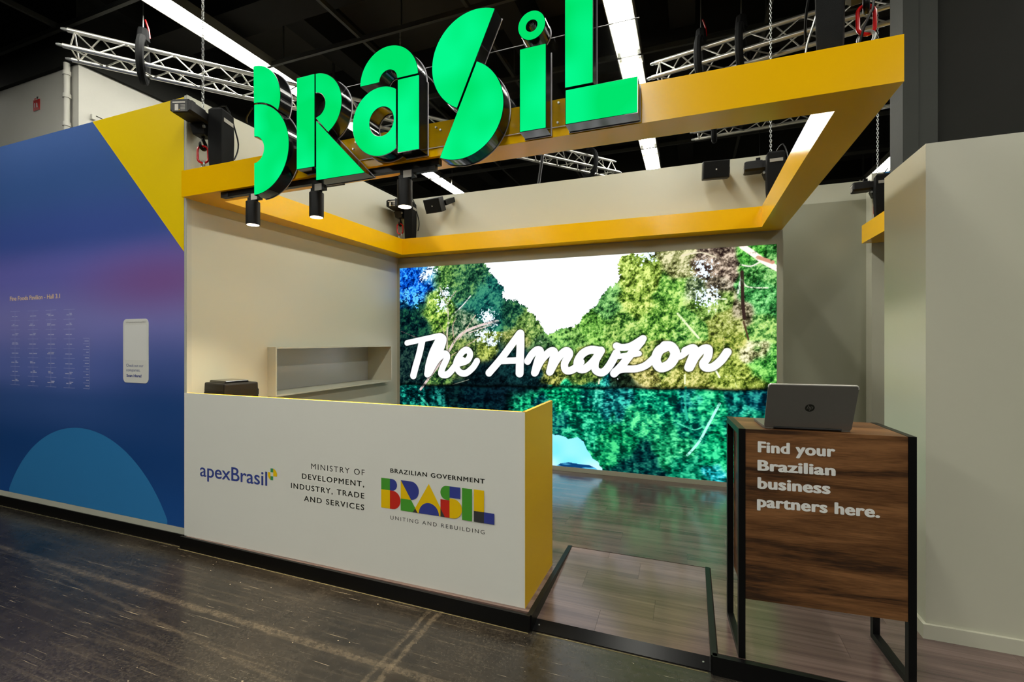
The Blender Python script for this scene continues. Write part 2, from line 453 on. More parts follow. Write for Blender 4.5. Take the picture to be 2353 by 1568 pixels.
def flat(name, loops_mats, y, mats, parent, label=None, lift=.0006):
    """flat printed shapes on a wall facing -Y"""
    b = MB()
    for i, (loop, mi) in enumerate(loops_mats):
        yy = y - lift - .00025 * i
        pts = [Vector((p[0], p[1], 0)) for p in loop]
        o = len(b.v); b.v += [(p[0], yy, p[1]) for p in loop]
        for t in tessellate_polygon([pts]):
            q = [loop[k] for k in t]
            ar = (q[1][0] - q[0][0]) * (q[2][1] - q[0][1]) - (q[2][0] - q[0][0]) * (q[1][1] - q[0][1])
            t = tuple(t) if ar > 0 else tuple(reversed(t))
            b.f.append(tuple(o + k for k in t)); b.mi.append(mi)
    o = b.build(name, mats, parent, fix=False)
    if label: o['label'] = label
    return o
def rect(x0, x1, z0, z1): return [(x0, z0), (x1, z0), (x1, z1), (x0, z1)]

# ------------------------------------------------------------------ picture on the LED wall (u right, v up)
SKY = [(0.2804,1.062),(0.2804,0.9961),(0.3001,0.9449),(0.3195,0.9024),(0.3411,0.8683),(0.3339,0.8364),(0.3387,0.8118),(0.3672,0.8021),(0.3905,0.7848),(0.4044,0.7602),(0.4228,0.7357),(0.4409,0.6878),(0.4544,0.6483),(0.4656,0.6286),(0.4767,0.6441),(0.503,0.6592),(0.5375,0.6701),(0.5545,0.7002),(0.563,0.7304),(0.5922,0.7669),(0.6045,0.8038),(0.6168,0.8367),(0.6277,0.8509),(0.6418,0.8684),(0.6518,0.8972),(0.6538,0.9413),(0.6478,0.9864),(0.6756,0.9979),(0.7106,0.9973),(0.7297,1.0058),(0.6912,1.0691)]
SKYREF = [(0.3387,0.1802),(0.4136,0.173),(0.4789,0.1513),(0.503,0.149),(0.5204,0.1321),(0.5418,0.1426),(0.563,0.1227),(0.5693,0.0856),(0.5839,0.0501),(0.6004,0.0378),(0.5991,0.0301),(0.6155,-0.0083),(0.6155,-0.042),(0.1458,-0.1322)]
LOG = [(0.4678,-0.0391),(0.4833,-0.0052),(0.4987,0.013),(0.5204,0.0221),(0.5375,0.0196),(0.5545,0.0172),(0.5755,0.017),(0.5922,0.0063),(0.6045,-0.014),(0.6004,-0.0449),(0.4678,-0.0703)]
GAPS = [(0.091,0.9516),(0.1046,0.9762),(0.1527,0.8481),(0.1475,0.7973),(0.2903,0.7161),(0.2705,0.6342),(0.3001,0.6094),(0.0552,0.8282),(0.0272,0.8474),(0.7183,0.9891),(0.8471,0.9111),(0.8542,0.7957),(0.8612,0.7814)]
BLOBS = [(0.0272,0.9178,0.317,0,20,90,0,70,190,60,170,255),(0.0992,0.9724,0.142,10,60,120,60,150,210,170,225,255),(0.0385,0.724,0.267,0,10,20,5,40,40,30,90,60),(0.1527,0.9673,0.207,10,40,20,60,110,50,140,180,90),(0.1208,0.7643,0.21,20,50,20,100,150,50,200,220,110),(0.2151,0.9194,0.244,5,35,30,35,90,60,110,160,90),(0.2705,0.791,0.258,5,40,50,15,85,80,60,140,110),(0.2304,0.6846,0.198,10,35,30,50,90,60,170,180,150),(0.0385,0.5223,0.291,0,8,12,5,25,30,40,70,60),(0.1997,0.5171,0.246,15,35,20,60,90,40,150,170,90),(0.2804,0.5683,0.15,30,50,15,110,130,50,190,200,100),(0.353,0.7545,0.165,5,40,35,30,85,60,90,140,80),(0.409,0.6727,0.18,20,50,20,90,130,60,170,195,110),(0.3812,0.6092,0.163,30,50,20,100,120,50,180,180,110),(0.4454,0.5777,0.138,10,35,20,50,90,50,110,150,90),(0.503,0.609,0.152,20,60,20,90,150,70,160,210,110),(0.3766,0.4891,0.243,2,15,20,8,35,40,20,60,60),(0.1368,0.4046,0.163,5,25,20,40,80,40,120,160,80),(0.2705,0.4032,0.321,0,6,10,3,14,20,10,34,38),(0.3387,0.3502,0.289,0,6,10,3,14,22,8,34,44),(0.179,0.3307,0.27,0,6,10,2,16,22,8,40,40),(0.0608,0.2961,0.216,0,15,20,0,60,60,30,170,140),(0.1315,0.2845,0.209,0,15,20,0,60,60,40,160,140),(0.2705,0.2877,0.363,0,5,12,1,14,24,6,36,44),(0.3859,0.2896,0.182,0,25,25,0,100,70,40,210,140),(0.5839,0.6767,0.163,20,60,15,90,150,55,170,215,110),(0.5333,0.6166,0.131,20,60,20,90,140,60,160,205,110),(0.4767,0.4688,0.116,15,30,10,90,100,40,190,190,100),(0.5545,0.4946,0.147,20,40,15,70,100,40,150,170,80),(0.6196,0.7731,0.159,20,60,30,80,140,70,150,205,120),(0.699,0.9075,0.185,50,70,15,130,160,60,215,230,130),(0.6912,0.7913,0.186,40,70,15,130,165,60,215,225,130),(0.7748,0.8363,0.161,25,70,20,100,160,60,190,225,120),(0.7487,0.7018,0.179,25,70,20,100,155,55,190,220,120),(0.6518,0.6752,0.173,25,65,20,100,150,60,190,215,120),(0.8041,0.6436,0.158,15,60,20,90,150,60,180,215,120),(0.7895,0.9487,0.175,50,50,20,130,135,80,220,215,170),(0.8682,0.9401,0.181,40,25,25,110,95,80,210,190,170),(0.84,0.8315,0.124,40,60,40,120,140,90,230,235,220),(0.8751,0.8358,0.106,40,35,30,110,100,80,200,190,170),(0.8612,0.7537,0.137,40,70,20,120,160,70,200,215,140),(0.8992,0.6697,0.134,50,60,20,130,145,60,200,205,130),(0.933,0.7231,0.117,35,30,20,90,85,60,180,170,140),(0.9463,0.9652,0.116,15,60,15,60,150,50,150,220,110),(0.9726,0.8953,0.128,15,50,15,50,120,50,150,205,120),(0.9759,0.7748,0.155,10,45,20,50,130,60,140,215,130),(0.9823,0.6412,0.141,20,60,20,80,140,60,180,215,120),(0.9529,0.5475,0.101,60,60,30,160,160,110,240,235,200),(0.9823,0.508,0.127,10,60,20,50,130,45,150,220,110),(0.9094,0.5876,0.133,40,60,15,120,140,50,200,200,110),(0.8222,0.4679,0.202,50,60,15,130,140,55,215,210,130),(0.9094,0.458,0.191,40,60,10,120,140,50,200,210,110),(0.7106,0.4559,0.134,50,50,20,130,130,60,220,210,140),(0.6716,0.41,0.103,3,8,5,15,25,15,40,60,40),(0.7487,0.5079,0.131,40,60,20,100,130,50,190,200,110),(0.6317,0.3482,0.193,0,35,45,5,80,85,60,200,180),(0.4987,0.3381,0.19,0,60,45,0,150,95,80,235,170),(0.5797,0.3442,0.181,0,45,50,0,110,90,90,225,190),(0.7297,0.334,0.182,0,50,45,0,130,95,80,235,170),(0.8114,0.3478,0.095,0,30,40,0,80,80,60,190,170),(0.8612,0.324,0.137,0,70,50,10,150,100,90,235,160),(0.9263,0.3366,0.131,0,30,40,0,75,75,50,190,160),(0.9693,0.3605,0.114,0,25,40,0,60,75,40,150,140),(0.7106,0.2234,0.217,0,70,50,15,145,95,100,230,150),(0.8222,0.2223,0.156,0,50,50,0,110,85,70,210,150),(0.8682,0.138,0.166,0,60,40,0,140,90,60,220,150),(0.7822,0.1251,0.176,0,70,45,15,135,85,90,220,150),(0.7029,0.0477,0.218,0,20,30,0,55,55,30,120,100),(0.6518,0.1278,0.19,0,60,40,5,130,80,70,210,130),(0.8222,0.0469,0.171,0,50,40,0,110,80,50,190,140),(0.8647,0.0336,0.091,0,90,90,30,180,190,130,230,240),(0.9595,0.2053,0.213,0,40,40,0,100,80,60,200,150),(0.9595,0.051,0.213,0,40,40,0,110,80,60,200,150),(0.5545,0.2052,0.202,0,55,45,0,120,85,70,215,160),(0.4544,0.2171,0.214,0,30,40,0,70,75,40,160,130),(0.2405,0.069,0.639,0,10,20,0,40,50,20,120,110)]
BRANCHES = [([(0.0718,0.3404),(0.1208,0.4467),(0.1607,0.5333),(0.1894,0.6097),(0.2202,0.6514),(0.2705,0.6837),(0.3195,0.703)],0.0152,(215,195,190)),([(0.1607,0.5333),(0.1607,0.6352),(0.1643,0.72),(0.1607,0.7881),(0.1475,0.8484),(0.1368,0.8833)],0.0101,(200,190,170)),([(0.1643,0.6861),(0.179,0.7365),(0.21,0.7857),(0.2355,0.8344)],0.0067,(225,220,215)),([(0.1527,0.6353),(0.1315,0.7039)],0.0067,(160,150,120)),([(0.1997,0.6096),(0.2304,0.6846),(0.2506,0.7339)],0.0067,(200,180,160)),([(0.1842,0.5928),(0.179,0.6773),(0.1894,0.7192)],0.0067,(200,170,150)),([(0.2304,0.6429),(0.2705,0.6672),(0.3001,0.6831)],0.0067,(220,200,190)),([(0.1738,0.525),(0.2151,0.5677),(0.2606,0.6178)],0.0051,(180,160,130)),([(0.1607,0.7881),(0.1738,0.8298),(0.1894,0.8626)],0.0051,(180,170,150)),([(0.0663,0.3052),(0.0992,0.2559)],0.0152,(60,190,160)),([(0.0045,0.6543),(0.0328,0.6363),(0.0718,0.6099)],0.0051,(90,80,80)),([(0.179,0.373),(0.2304,0.4011)],0.0034,(150,160,140)),([(0.9297,1.0011),(0.9496,0.9716),(0.9726,0.9353),(1.0048,0.8954)],0.027,(255,235,225)),([(0.9628,0.9498),(0.992,0.9265)],0.0169,(196,140,115)),([(0.7986,0.976),(0.84,0.985),(0.8751,0.96)],0.0067,(220,210,180)),([(0.9196,0.9277),(0.9463,0.9147),(0.9661,0.9294)],0.0067,(230,225,215)),([(0.9213,0.8051),(0.9263,0.8523),(0.9297,0.8859)],0.0101,(220,225,215)),([(0.9297,0.8724),(0.9397,0.8309),(0.9823,0.821)],0.0067,(220,225,200)),([(0.7895,0.7218),(0.8114,0.6717),(0.8365,0.6152)],0.0101,(225,235,190)),([(0.8542,0.8166),(0.8682,0.788),(0.8958,0.7794)],0.0067,(230,235,215)),([(0.8716,0.4838),(0.882,0.4464)],0.0084,(245,250,220)),([(0.8059,0.4531),(0.8059,0.4143)],0.0084,(230,235,190)),([(0.6012,0.4285),(0.5991,0.4021)],0.0084,(220,220,190)),([(0.8907,0.5463),(0.8917,0.615)],0.0051,(200,190,130)),([(0.933,0.6825),(0.943,0.608)],0.0084,(80,60,40)),([(0.9297,0.8927),(0.9313,0.7638),(0.9347,0.696)],0.0152,(50,35,30)),([(0.882,0.3328),(0.8542,0.2262),(0.8365,0.1612),(0.8114,0.1013)],0.0118,(170,245,225)),([(0.7895,0.2396),(0.8258,0.2157),(0.8471,0.2323)],0.0067,(80,210,170)),([(0.8077,0.3968),(0.8059,0.3262),(0.8114,0.2562)],0.0118,(40,170,140))]
SCRIPT = [([(0.0244,0.5907),(0.0663,0.6056),(0.1046,0.6185),(0.1368,0.6286),(0.1464,0.6183)],0.0272),([(0.0773,0.6012),(0.0674,0.5316),(0.0563,0.4703),(0.0468,0.4131)],0.0358),([(0.1395,0.6226),(0.1485,0.6097),(0.1395,0.5585),(0.1208,0.4982),(0.0992,0.4286)],0.0341),([(0.1368,0.6183),(0.1143,0.5496),(0.1002,0.4804),(0.0948,0.4241)],0.0341),([(0.1035,0.4374),(0.1261,0.4984),(0.1501,0.5331),(0.1607,0.5163),(0.1448,0.4562),(0.1421,0.4262),(0.1633,0.4272),(0.1894,0.4748),(0.21,0.5006)],0.0324),([(0.1971,0.4834),(0.2253,0.501),(0.2344,0.5346),(0.2228,0.5553),(0.2049,0.5341),(0.1894,0.4832),(0.1997,0.4415),(0.2202,0.434),(0.243,0.4641),(0.2556,0.4977)],0.0307),([(0.2927,0.4389),(0.3291,0.5119),(0.3577,0.5771),(0.3836,0.6372)],0.0341),([(0.3859,0.6372),(0.3859,0.5693),(0.3845,0.4973),(0.3836,0.4413)],0.0375),([(0.3243,0.4996),(0.3812,0.5052)],0.0289),([(0.4067,0.5019),(0.4191,0.5363),(0.4341,0.5579),(0.4432,0.5478),(0.4341,0.4987),(0.4264,0.4448)],0.0324),([(0.4282,0.4472),(0.4454,0.5069),(0.47,0.5505),(0.482,0.5468),(0.4767,0.5078),(0.4687,0.4513)],0.0324),([(0.47,0.453),(0.4899,0.5159),(0.5117,0.5534),(0.5225,0.5397),(0.5095,0.4932),(0.5139,0.461),(0.5333,0.4671),(0.5524,0.5022)],0.0324),([(0.6004,0.5562),(0.5776,0.5596),(0.5566,0.5404),(0.5439,0.5019),(0.5482,0.4715),(0.5651,0.4722),(0.588,0.5108),(0.6045,0.5562)],0.0341),([(0.6025,0.5487),(0.5901,0.5033),(0.5913,0.4656),(0.6086,0.4551),(0.6257,0.4857),(0.6438,0.5456)],0.0324),([(0.6438,0.579),(0.6578,0.5717),(0.6795,0.5792),(0.7087,0.6122)],0.0289),([(0.7048,0.6012),(0.6795,0.5426),(0.6578,0.4905),(0.6378,0.4512)],0.0324),([(0.6498,0.5309),(0.6736,0.5366),(0.699,0.5444)],0.0221),([(0.6398,0.4602),(0.6598,0.4721),(0.6912,0.4755),(0.7145,0.4909),(0.7335,0.5219),(0.7487,0.5546)],0.0289),([(0.7674,0.5798),(0.7468,0.5581),(0.7392,0.5148),(0.7505,0.4828),(0.7729,0.5015),(0.784,0.5444),(0.7748,0.5763),(0.7599,0.5798)],0.0375),([(0.7785,0.5301),(0.795,0.534),(0.8114,0.5555),(0.824,0.5732)],0.0238),([(0.8077,0.5575),(0.824,0.5697),(0.8275,0.5522),(0.8204,0.517),(0.8142,0.4852)],0.0324),([(0.8168,0.4853),(0.8293,0.5312),(0.8453,0.565),(0.8577,0.5666),(0.8559,0.5318),(0.8471,0.5038),(0.8524,0.4866),(0.8682,0.4906),(0.8855,0.5187),(0.8985,0.5547)],0.0307)]

def paint_screen(W=880, HH=482):
    """colours of the picture shown on the LED wall: rows bottom to top, linear RGB"""
    SWm, SHm = 4.397, 2.411
    rng = np.random.RandomState(7)
    u, v = np.meshgrid(np.linspace(0, 1, W), np.linspace(0, 1, HH))
    x = u * SWm; y = v * SHm
    def noise(cell, sx=1.0, sy=1.0):
        nx = int(SWm / (cell * sx)) + 3; ny = int(SHm / (cell * sy)) + 3
        g = rng.rand(ny, nx)
        fx = x / (cell * sx); fy = y / (cell * sy)
        ix = fx.astype(int); iy = fy.astype(int); tx = fx - ix; ty = fy - iy
        tx = tx * tx * (3 - 2 * tx); ty = ty * ty * (3 - 2 * ty)
        return (g[iy, ix] * (1 - tx) + g[iy, ix + 1] * tx) * (1 - ty) + (g[iy + 1, ix] * (1 - tx) + g[iy + 1, ix + 1] * tx) * ty
    def inside(poly):
        m = np.zeros(u.shape, bool); n = len(poly)
        for i in range(n):
            (x0, y0), (x1, y1) = poly[i], poly[(i + 1) % n]
            if y0 == y1: continue
            c = ((y0 > v) != (y1 > v)) & (u < (x1 - x0) * (v - y0) / (y1 - y0) + x0)
            m ^= c
        return m
    def blur(a, k):
        for ax in (0, 1):
            p = np.pad(a, [(k, k) if i == ax else (0, 0) for i in (0, 1)], mode='edge')
            c = np.cumsum(p, axis=ax); c = np.concatenate([np.zeros_like(np.take(c, [0], axis=ax)), c], axis=ax)
            n = a.shape[ax]
            a = (np.take(c, range(2 * k + 1, n + 2 * k + 1), axis=ax) - np.take(c, range(0, n), axis=ax)) / (2 * k + 1)
        return a
    def smooth(pts, n=10):
        P = [pts[0]] + list(pts) + [pts[-1]]; out = []
        for i in range(1, len(P) - 2):
            for k in range(n):
                t = k / n; q = []
                for c in (0, 1):
                    a, b, d, e = P[i - 1][c], P[i][c], P[i + 1][c], P[i + 2][c]
                    q.append(.5 * (2 * b + (d - a) * t + (2 * a - 5 * b + 4 * d - e) * t * t + (3 * b - a - 3 * d + e) * t ** 3))
                out.append(q)
        out.append(list(pts[-1])); return out
    def dist(pts, pad):
        D = np.full(u.shape, 9.0); P = smooth(pts)
        for (a0, b0), (a1, b1) in zip(P[:-1], P[1:]):
            x0, y0, x1, y1 = a0 * SWm, b0 * SHm, a1 * SWm, b1 * SHm
            i0 = max(0, int((min(x0, x1) - pad) / SWm * W)); i1 = min(W, int((max(x0, x1) + pad) / SWm * W) + 2)
            j0 = max(0, int((min(y0, y1) - pad) / SHm * HH)); j1 = min(HH, int((max(y0, y1) + pad) / SHm * HH) + 2)
            if i0 >= i1 or j0 >= j1: continue
            xs = x[j0:j1, i0:i1]; ys = y[j0:j1, i0:i1]
            dx, dy = x1 - x0, y1 - y0; L = dx * dx + dy * dy + 1e-12
            t = np.clip(((xs - x0) * dx + (ys - y0) * dy) / L, 0, 1)
            d = np.hypot(xs - x0 - t * dx, ys - y0 - t * dy)
            D[j0:j1, i0:i1] = np.minimum(D[j0:j1, i0:i1], d)
        return D
    WL = .362 + .036 * u + .003 * np.sin(u * 40)
    # leaf masses: blended dark / middle / light foliage colours
    wob = (noise(.12) - .5) * .12; wob2 = (noise(.09) - .5) * .12
    acc = np.zeros(u.shape + (9,)); wt = np.zeros(u.shape)
    for b in BLOBS:
        w = np.exp(-2.2 * (((x + wob) - b[0] * SWm) ** 2 + ((y + wob2) - b[1] * SHm) ** 2) / b[2] ** 2) + 1e-9
        w = w ** 1.6 * np.where((b[1] < .385) == (v < WL), 1.0, 1e-4)
        wt += w; acc += w[..., None] * np.array(b[3:12], float)
    acc /= wt[..., None]
    big = noise(.14) * .5 + noise(.07) * .5
    fine = noise(.03) * .3 + noise(.016) * .35 + noise(.008) * .35
    water = v < WL
    fine_w = noise(.03, 1.4, .8) * .55 + noise(.014, 1.3, .8) * .45
    f = np.where(water, fine_w, fine)
    h = noise(.11) * .5 + noise(.055) * .3 + noise(.028) * .2
    gy, gx = np.gradient(h)
    relief = np.clip((gy * .8 - gx * .6) * 26, -1, 1)
    clump = noise(.05) - .5
    t = np.where(water, (f - .5) * 1.5 + .5 + (big - .5) * .9 + (noise(.03, 1, 3) - .5) * .7, (f - .5) * 1.7 + .55 + relief * .32 + (big - .5) * .7 + clump * .5)
    t = np.clip(t, 0, 1)
    lo, mid, hi = acc[..., 0:3], acc[..., 3:6], acc[..., 6:9]
    t = t[..., None]
    col = np.where(t < .5, lo * .8 + (mid - lo * .8) * (t * 2), mid + (hi - mid) * np.clip((t - .5) * 2, 0, 1))
    glint = np.clip((noise(.011) - .80) * 5, 0, 1) * np.clip((t[..., 0] - .45) * 3, 0, 1) * np.clip(hi.mean(-1) / 110 - .5, 0, 1)
    col = col + (255 - col) * (glint * .45)[..., None]
    # glimpses of sky between the leaves
    for g in GAPS:
        d = np.hypot(x - g[0] * SWm, y - g[1] * SHm)
        m = (1 - d / .14 + (fine - .5) * 2.6) > .62
        c = np.array([90, 190, 255.]) if g[0] < .09 else np.array([225, 242, 255.])
        col[m & (d < .16)] = c
    for pts, r, c in BRANCHES:
        d = dist(pts, r + .01); a = np.clip((r * 1.05 - d) / .006 + .5, 0, 1)
        a *= np.clip(.45 + (big - .35) * 2.5 + (fine - .4) * 2, 0, 1)
        col += (np.array(c, float) - col) * a[..., None]
    # open sky with leafy edges
    m = blur(inside(SKY).astype(float), 7); m = m + (fine - .5) * .8 + (noise(.05) - .5) * .55
    s = m > .5
    cl = noise(.5, 2, 1) * .6 + noise(.2, 2, 1) * .4
    skyc = np.array([236, 246, 255.]) + (np.array([255, 255, 255.]) - np.array([236, 246, 255.])) * np.clip(cl * 1.8 - .3, 0, 1)[..., None]
    col[s & ~water] = skyc[s & ~water]
    # sky mirrored in the water, floating log
    m = blur(inside(SKYREF).astype(float), 4) + (noise(.04) - .5) * .5 + (fine_w - .5) * .2
    ref = np.array([120, 220, 250.]) + (np.array([215, 240, 255.]) - np.array([120, 220, 250.])) * np.clip(noise(.18, 1.6, 1) * 1.6 - .3, 0, 1)[..., None]
    col[(m > .5) & water] = ref[(m > .5) & water]
    lm = inside(LOG); lc = np.array([10, 60, 110.]) + (np.array([90, 190, 230.]) - np.array([10, 60, 110.])) * np.clip((noise(.05, 2.5, .6) - .45) * 3, 0, 1)[..., None]
    col[lm] = lc[lm]
    # dark line of the bank
    bank = np.exp(-((v - WL) / .008) ** 2) * .7
    col *= (1 - bank)[..., None]
    # brushed lettering with a dark edge
    D = np.full(u.shape, 9.0)
    for pts, r in SCRIPT:
        D = np.minimum(D, dist(pts, r + .075) - r * 1.34)
    sh = np.clip(1 - D / .02, 0, 1) * .6
    col *= (1 - sh)[..., None]
    a = np.clip(.5 - D / .005, 0, 1)[..., None]
    col += (np.array([252, 253, 255.]) - col) * a
    col = np.clip(col, 0, 255) / 255.
    return np.where(col <= .04045, col / 12.92, ((col + .055) / 1.055) ** 2.4)

# ================================================================== SETTING
FZ = -.085                                   # hall floor, the stand's deck is z = 0
hf = box('floor', (-14, -8, FZ - .1), (9, 22, FZ), M['hall_floor']); struct(hf, 'scuffed black hall floor in front of the stand')

# raised deck of the stand (edge slightly skewed) and its planks
deck = MB()
deck.prism([[(-3.65, 2.45), (-.814, 2.42), (-.814, 3.352), (.10, 3.352), (.10, 2.42), (4.2, 2.42), (4.2, 6.9), (-3.65, 6.9)]], FZ, -.0085, plane='xy')
deck = deck.build('deck_floor', M['seam']); struct(deck, 'raised deck of the stand laid with walnut laminate planks')
def clip_rows(x0, x1, y0, y1, keep):
    rows = []
    y = y0; r = 0
    while y < y1 - .02:
        yb = min(y + .19, y1)
        x = x0 - ((r * .47) % 1.2)
        while x < x1:
            a, b = max(x, x0), min(x + 1.2, x1)
            if b - a > .04:
                for (p, q) in keep(a, b, y, yb): rows.append((p, q, y, yb))
            x += 1.2
        y = yb; r += 1
    return rows
def keep(a, b, y0, y1):
    if y0 < 3.35:                            # notch of the ramp
        out = []
        if a < -.836: out.append((a, min(b, -.836)))
        if b > .125: out.append((max(a, .125), b))
        return out
    return [(a, b)]
rows = clip_rows(-3.62, 3.9, 2.45, 2.45 + .9, keep) + clip_rows(-3.62, 2.9, 3.35, 5.25, keep)
for (a, b, y0, y1) in rows:
    g = .0005
    if b - a > .03: box('plank', (a + g, y0 + g, -.0085), (b - g, y1 - g, 0), M['plank'], deck)

# ramp in the gap of the deck
rampd = thing('entrance_ramp', 'walnut plank ramp with a black threshold between two black edge strips', 'ramp', (-.357, 2.9, FZ))
Rx0, Rx1 = -.812, .098
def rz(y): return -.062 + (y - 2.508) / (3.345 - 2.508) * .061
MB().hexa([(Rx0 + .357, 2.508 - 2.9, 0), (Rx1 + .357, 2.508 - 2.9, 0), (Rx1 + .357, 3.345 - 2.9, 0), (Rx0 + .357, 3.345 - 2.9, 0)],
          [(Rx0 + .357, 2.508 - 2.9, rz(2.508) - FZ - .009), (Rx1 + .357, 2.508 - 2.9, rz(2.508) - FZ - .009), (Rx1 + .357, 3.345 - 2.9, rz(3.345) - FZ - .009), (Rx0 + .357, 3.345 - 2.9, rz(3.345) - FZ - .009)]).build('ramp_base', M['seam'], rampd)
y = 2.508; r = 0
while y < 3.34:
    yb = min(y + .19, 3.345)
    cuts = [Rx0, Rx0 + (.33, .62, .18, .5, .28)[r % 5], Rx1]
    for a, b in zip(cuts[:-1], cuts[1:]):
        g = .0005
        za, zb = rz(y) - FZ, rz(yb) - FZ
        a2, b2, ya, yc = a + g + .357, b - g + .357, y + g - 2.9, yb - g - 2.9
        MB().hexa([(a2, ya, za - .009), (b2, ya, za - .009), (b2, yc, zb - .009), (a2, yc, zb - .009)], [(a2, ya, za), (b2, ya, za), (b2, yc, zb), (a2, yc, zb)]).build('plank', M['plank'], rampd)
    y = yb; r += 1
MB().hexa([(Rx0 + .357, 2.43 - 2.9, .0), (Rx1 + .357, 2.43 - 2.9, .0), (Rx1 + .357, 2.507 - 2.9, .0), (Rx0 + .357, 2.507 - 2.9, .0)],
          [(Rx0 + .357, 2.43 - 2.9, .004), (Rx1 + .357, 2.43 - 2.9, .004), (Rx1 + .357, 2.507 - 2.9, .026), (Rx0 + .357, 2.507 - 2.9, .026)]).build('threshold', M['threshold'], rampd)['label'] = 'glossy black metal threshold'
for x in (-.78, .06):
    MB().tube([(x + .357, -.43, .012), (x + .357, -.43, .0175)], .005, 8).build('screw', M['zinc'], rampd)

def kick(name, pts, label, w=.020):
    """black edge board along the deck: vertical face and a thin top lip"""
    b = MB()
    for (x0, y0), (x1, y1) in zip(pts[:-1], pts[1:]):
        d = Vector((x1 - x0, y1 - y0, 0)).normalized(); n = Vector((-d.y, d.x, 0)) * w
        f = Vector((-d.y, d.x, 0)) * -.008
        a = Vector((x0, y0, 0)); c = Vector((x1, y1, 0))
        b.hexa([a + f + Vector((0, 0, FZ)), c + f + Vector((0, 0, FZ)), c + Vector((0, 0, FZ)), a + Vector((0, 0, FZ))],
               [a + f + Vector((0, 0, .004)), c + f + Vector((0, 0, .004)), c + Vector((0, 0, .004)), a + Vector((0, 0, .004))])
        b.hexa([a + Vector((0, 0, .0005)), c + Vector((0, 0, .0005)), c + n + Vector((0, 0, .0005)), a + n + Vector((0, 0, .0005))],
               [a + Vector((0, 0, .004)), c + Vector((0, 0, .004)), c + n + Vector((0, 0, .004)), a + n + Vector((0, 0, .004))])
    o = b.build(name, M['black'])
    return struct(o, label)
kick('trim_1', [(-6.6, 2.475), (-3.65, 2.475)], 'black kick board under the blue printed wall')
kick('trim_2', [(-3.65, 2.45), (-.814, 2.415)], 'black kick board under the white counter', w=.008)
kick('trim_3', [(-.814, 2.42), (-.814, 3.352)], 'black edge strip left of the ramp')
kick('trim_4', [(.10, 3.352), (.10, 2.42)], 'black edge strip right of the ramp')
kick('trim_5', [(.10, 2.42), (4.2, 2.42)], 'black kick board in front of the lectern')
for i, (x0, y0, x1, y1) in enumerate([(-6.6, 2.452, -3.65, 2.452), (-3.65, 2.428, -.82, 2.398), (-.78, 2.418, .08, 2.418)]):
    d = .003
    t = MB().hexa([(x0, y0 - d, FZ), (x1, y1 - d, FZ), (x1, y1 + d, FZ), (x0, y0 + d, FZ)], [(x0, y0 - d, FZ + .0012), (x1, y1 - d, FZ + .0012), (x1, y1 + d, FZ + .0012), (x0, y0 + d, FZ + .0012)]).build('trim_%d' % (6 + i), M['tape'])
    struct(t, 'thin pale tape edge on the hall floor')

# walls of the stand
WT = 3.4
wl = MB()
NX0, NX1 = -3.95, -3.63
ny0, ny1, nz0, nz1 = 3.218, 4.997, .99, 1.443
for a, b in (((NX0, 2.5, 0), (NX1, ny0, WT)), ((NX0, ny1, 0), (NX1, 5.4, WT)), ((NX0, ny0, 0), (NX1, ny1, nz0)), ((NX0, ny0, nz1), (NX1, ny1, WT))):
    wl.box(a, b)
wl = wl.build('wall_left', M['wall']); struct(wl, 'pale side wall behind the counter with a niche')
box('end_profile', (-3.631, 2.478, .0), (-3.626, 2.515, WT), M['skirting'], wl)
wb = box('wall_back', (-3.95, 5.3, 0), (.856, 5.4, WT - .03), M['wall']); struct(wb, 'pale back wall that holds the LED screen')

wf = box('wall_front', (-6.62, 2.475, .055), (-3.652, 2.56, 3.385), M['mural']); struct(wf, 'blue printed wall left of the counter')
wfe = box('panel_edge', (-3.652, 2.476, .0), (-3.6325, 2.4995, 3.395), M['skirting'], wf)
bb = box('baseboard_left', (-6.62, 2.475, 0), (-3.652, 2.56, .0548), M['skirting']); struct(bb, 'grey baseboard below the blue wall')
Y0 = 2.475
flat('printed_triangle', [([(-4.80, 3.385), (-3.653, 2.19), (-3.652, 3.385)], 0)], Y0, [M['mural_yellow']], wf, 'yellow printed corner triangle')
cxx, czz, rr_ = -4.975, -.50, 1.24
# half disc that rises from the baseboard
pts = []
import math as _m
for p in arc(-4.97, -.56, 1.3, 180, 0, 90):
    if p[1] > .0555: pts.append(p)
flat('printed_disc', [([(pts[0][0], .0555)] + pts + [(pts[-1][0], .0555)], 0)], Y0, [M['mural_circle']], wf, 'lighter blue printed half disc')
text('heading', 'Fine Foods Pavilion - Hall 3.1', -6.086, -5.273, 1.884, .040, Y0, M['p_cream'], wf, bold=.018, label='cream heading lettering')
tab = []
def bar(x0, x1, z, h=.0022): tab.append((rect(x0, x1, z - h / 2, z + h / 2), 0))
rnd = random.Random(3)
for (a, b) in ((-6.078, -5.915), (-5.783, -5.614), (-5.497, -5.330), (-5.219, -5.053)):
    c = (a + b) / 2
    for k in range(9):
        z = 1.78 - .0869 * k
        bar(a, b, z)
        if k < 8:
            for s in (-1, 1):
                for q in range(rnd.choice((1, 1, 2))):
                    wd = rnd.uniform(.03, .06); zz = z - .048 + .012 * q
                    x = c - .006 - wd if s < 0 else c + .006
                    u_ = x
                    while u_ < x + wd - .004:
                        l_ = rnd.uniform(.004, .007); tab.append((rect(u_, u_ + l_, zz - .004, zz + .004), 1)); u_ += l_ + .0015
    tab.append((rect(c - .0011, c + .0011, 1.085, 1.778), 0))
for k in range(10):
    z = 1.524 - .0486 * k; bar(-4.933, -4.844, z)
    if k < 9:
        wd = rnd.uniform(.035, .06); u_ = -4.852 - wd
        while u_ < -4.856:
            l_ = rnd.uniform(.004, .007); tab.append((rect(u_, u_ + l_, z - .028, z - .020), 1)); u_ += l_ + .0015
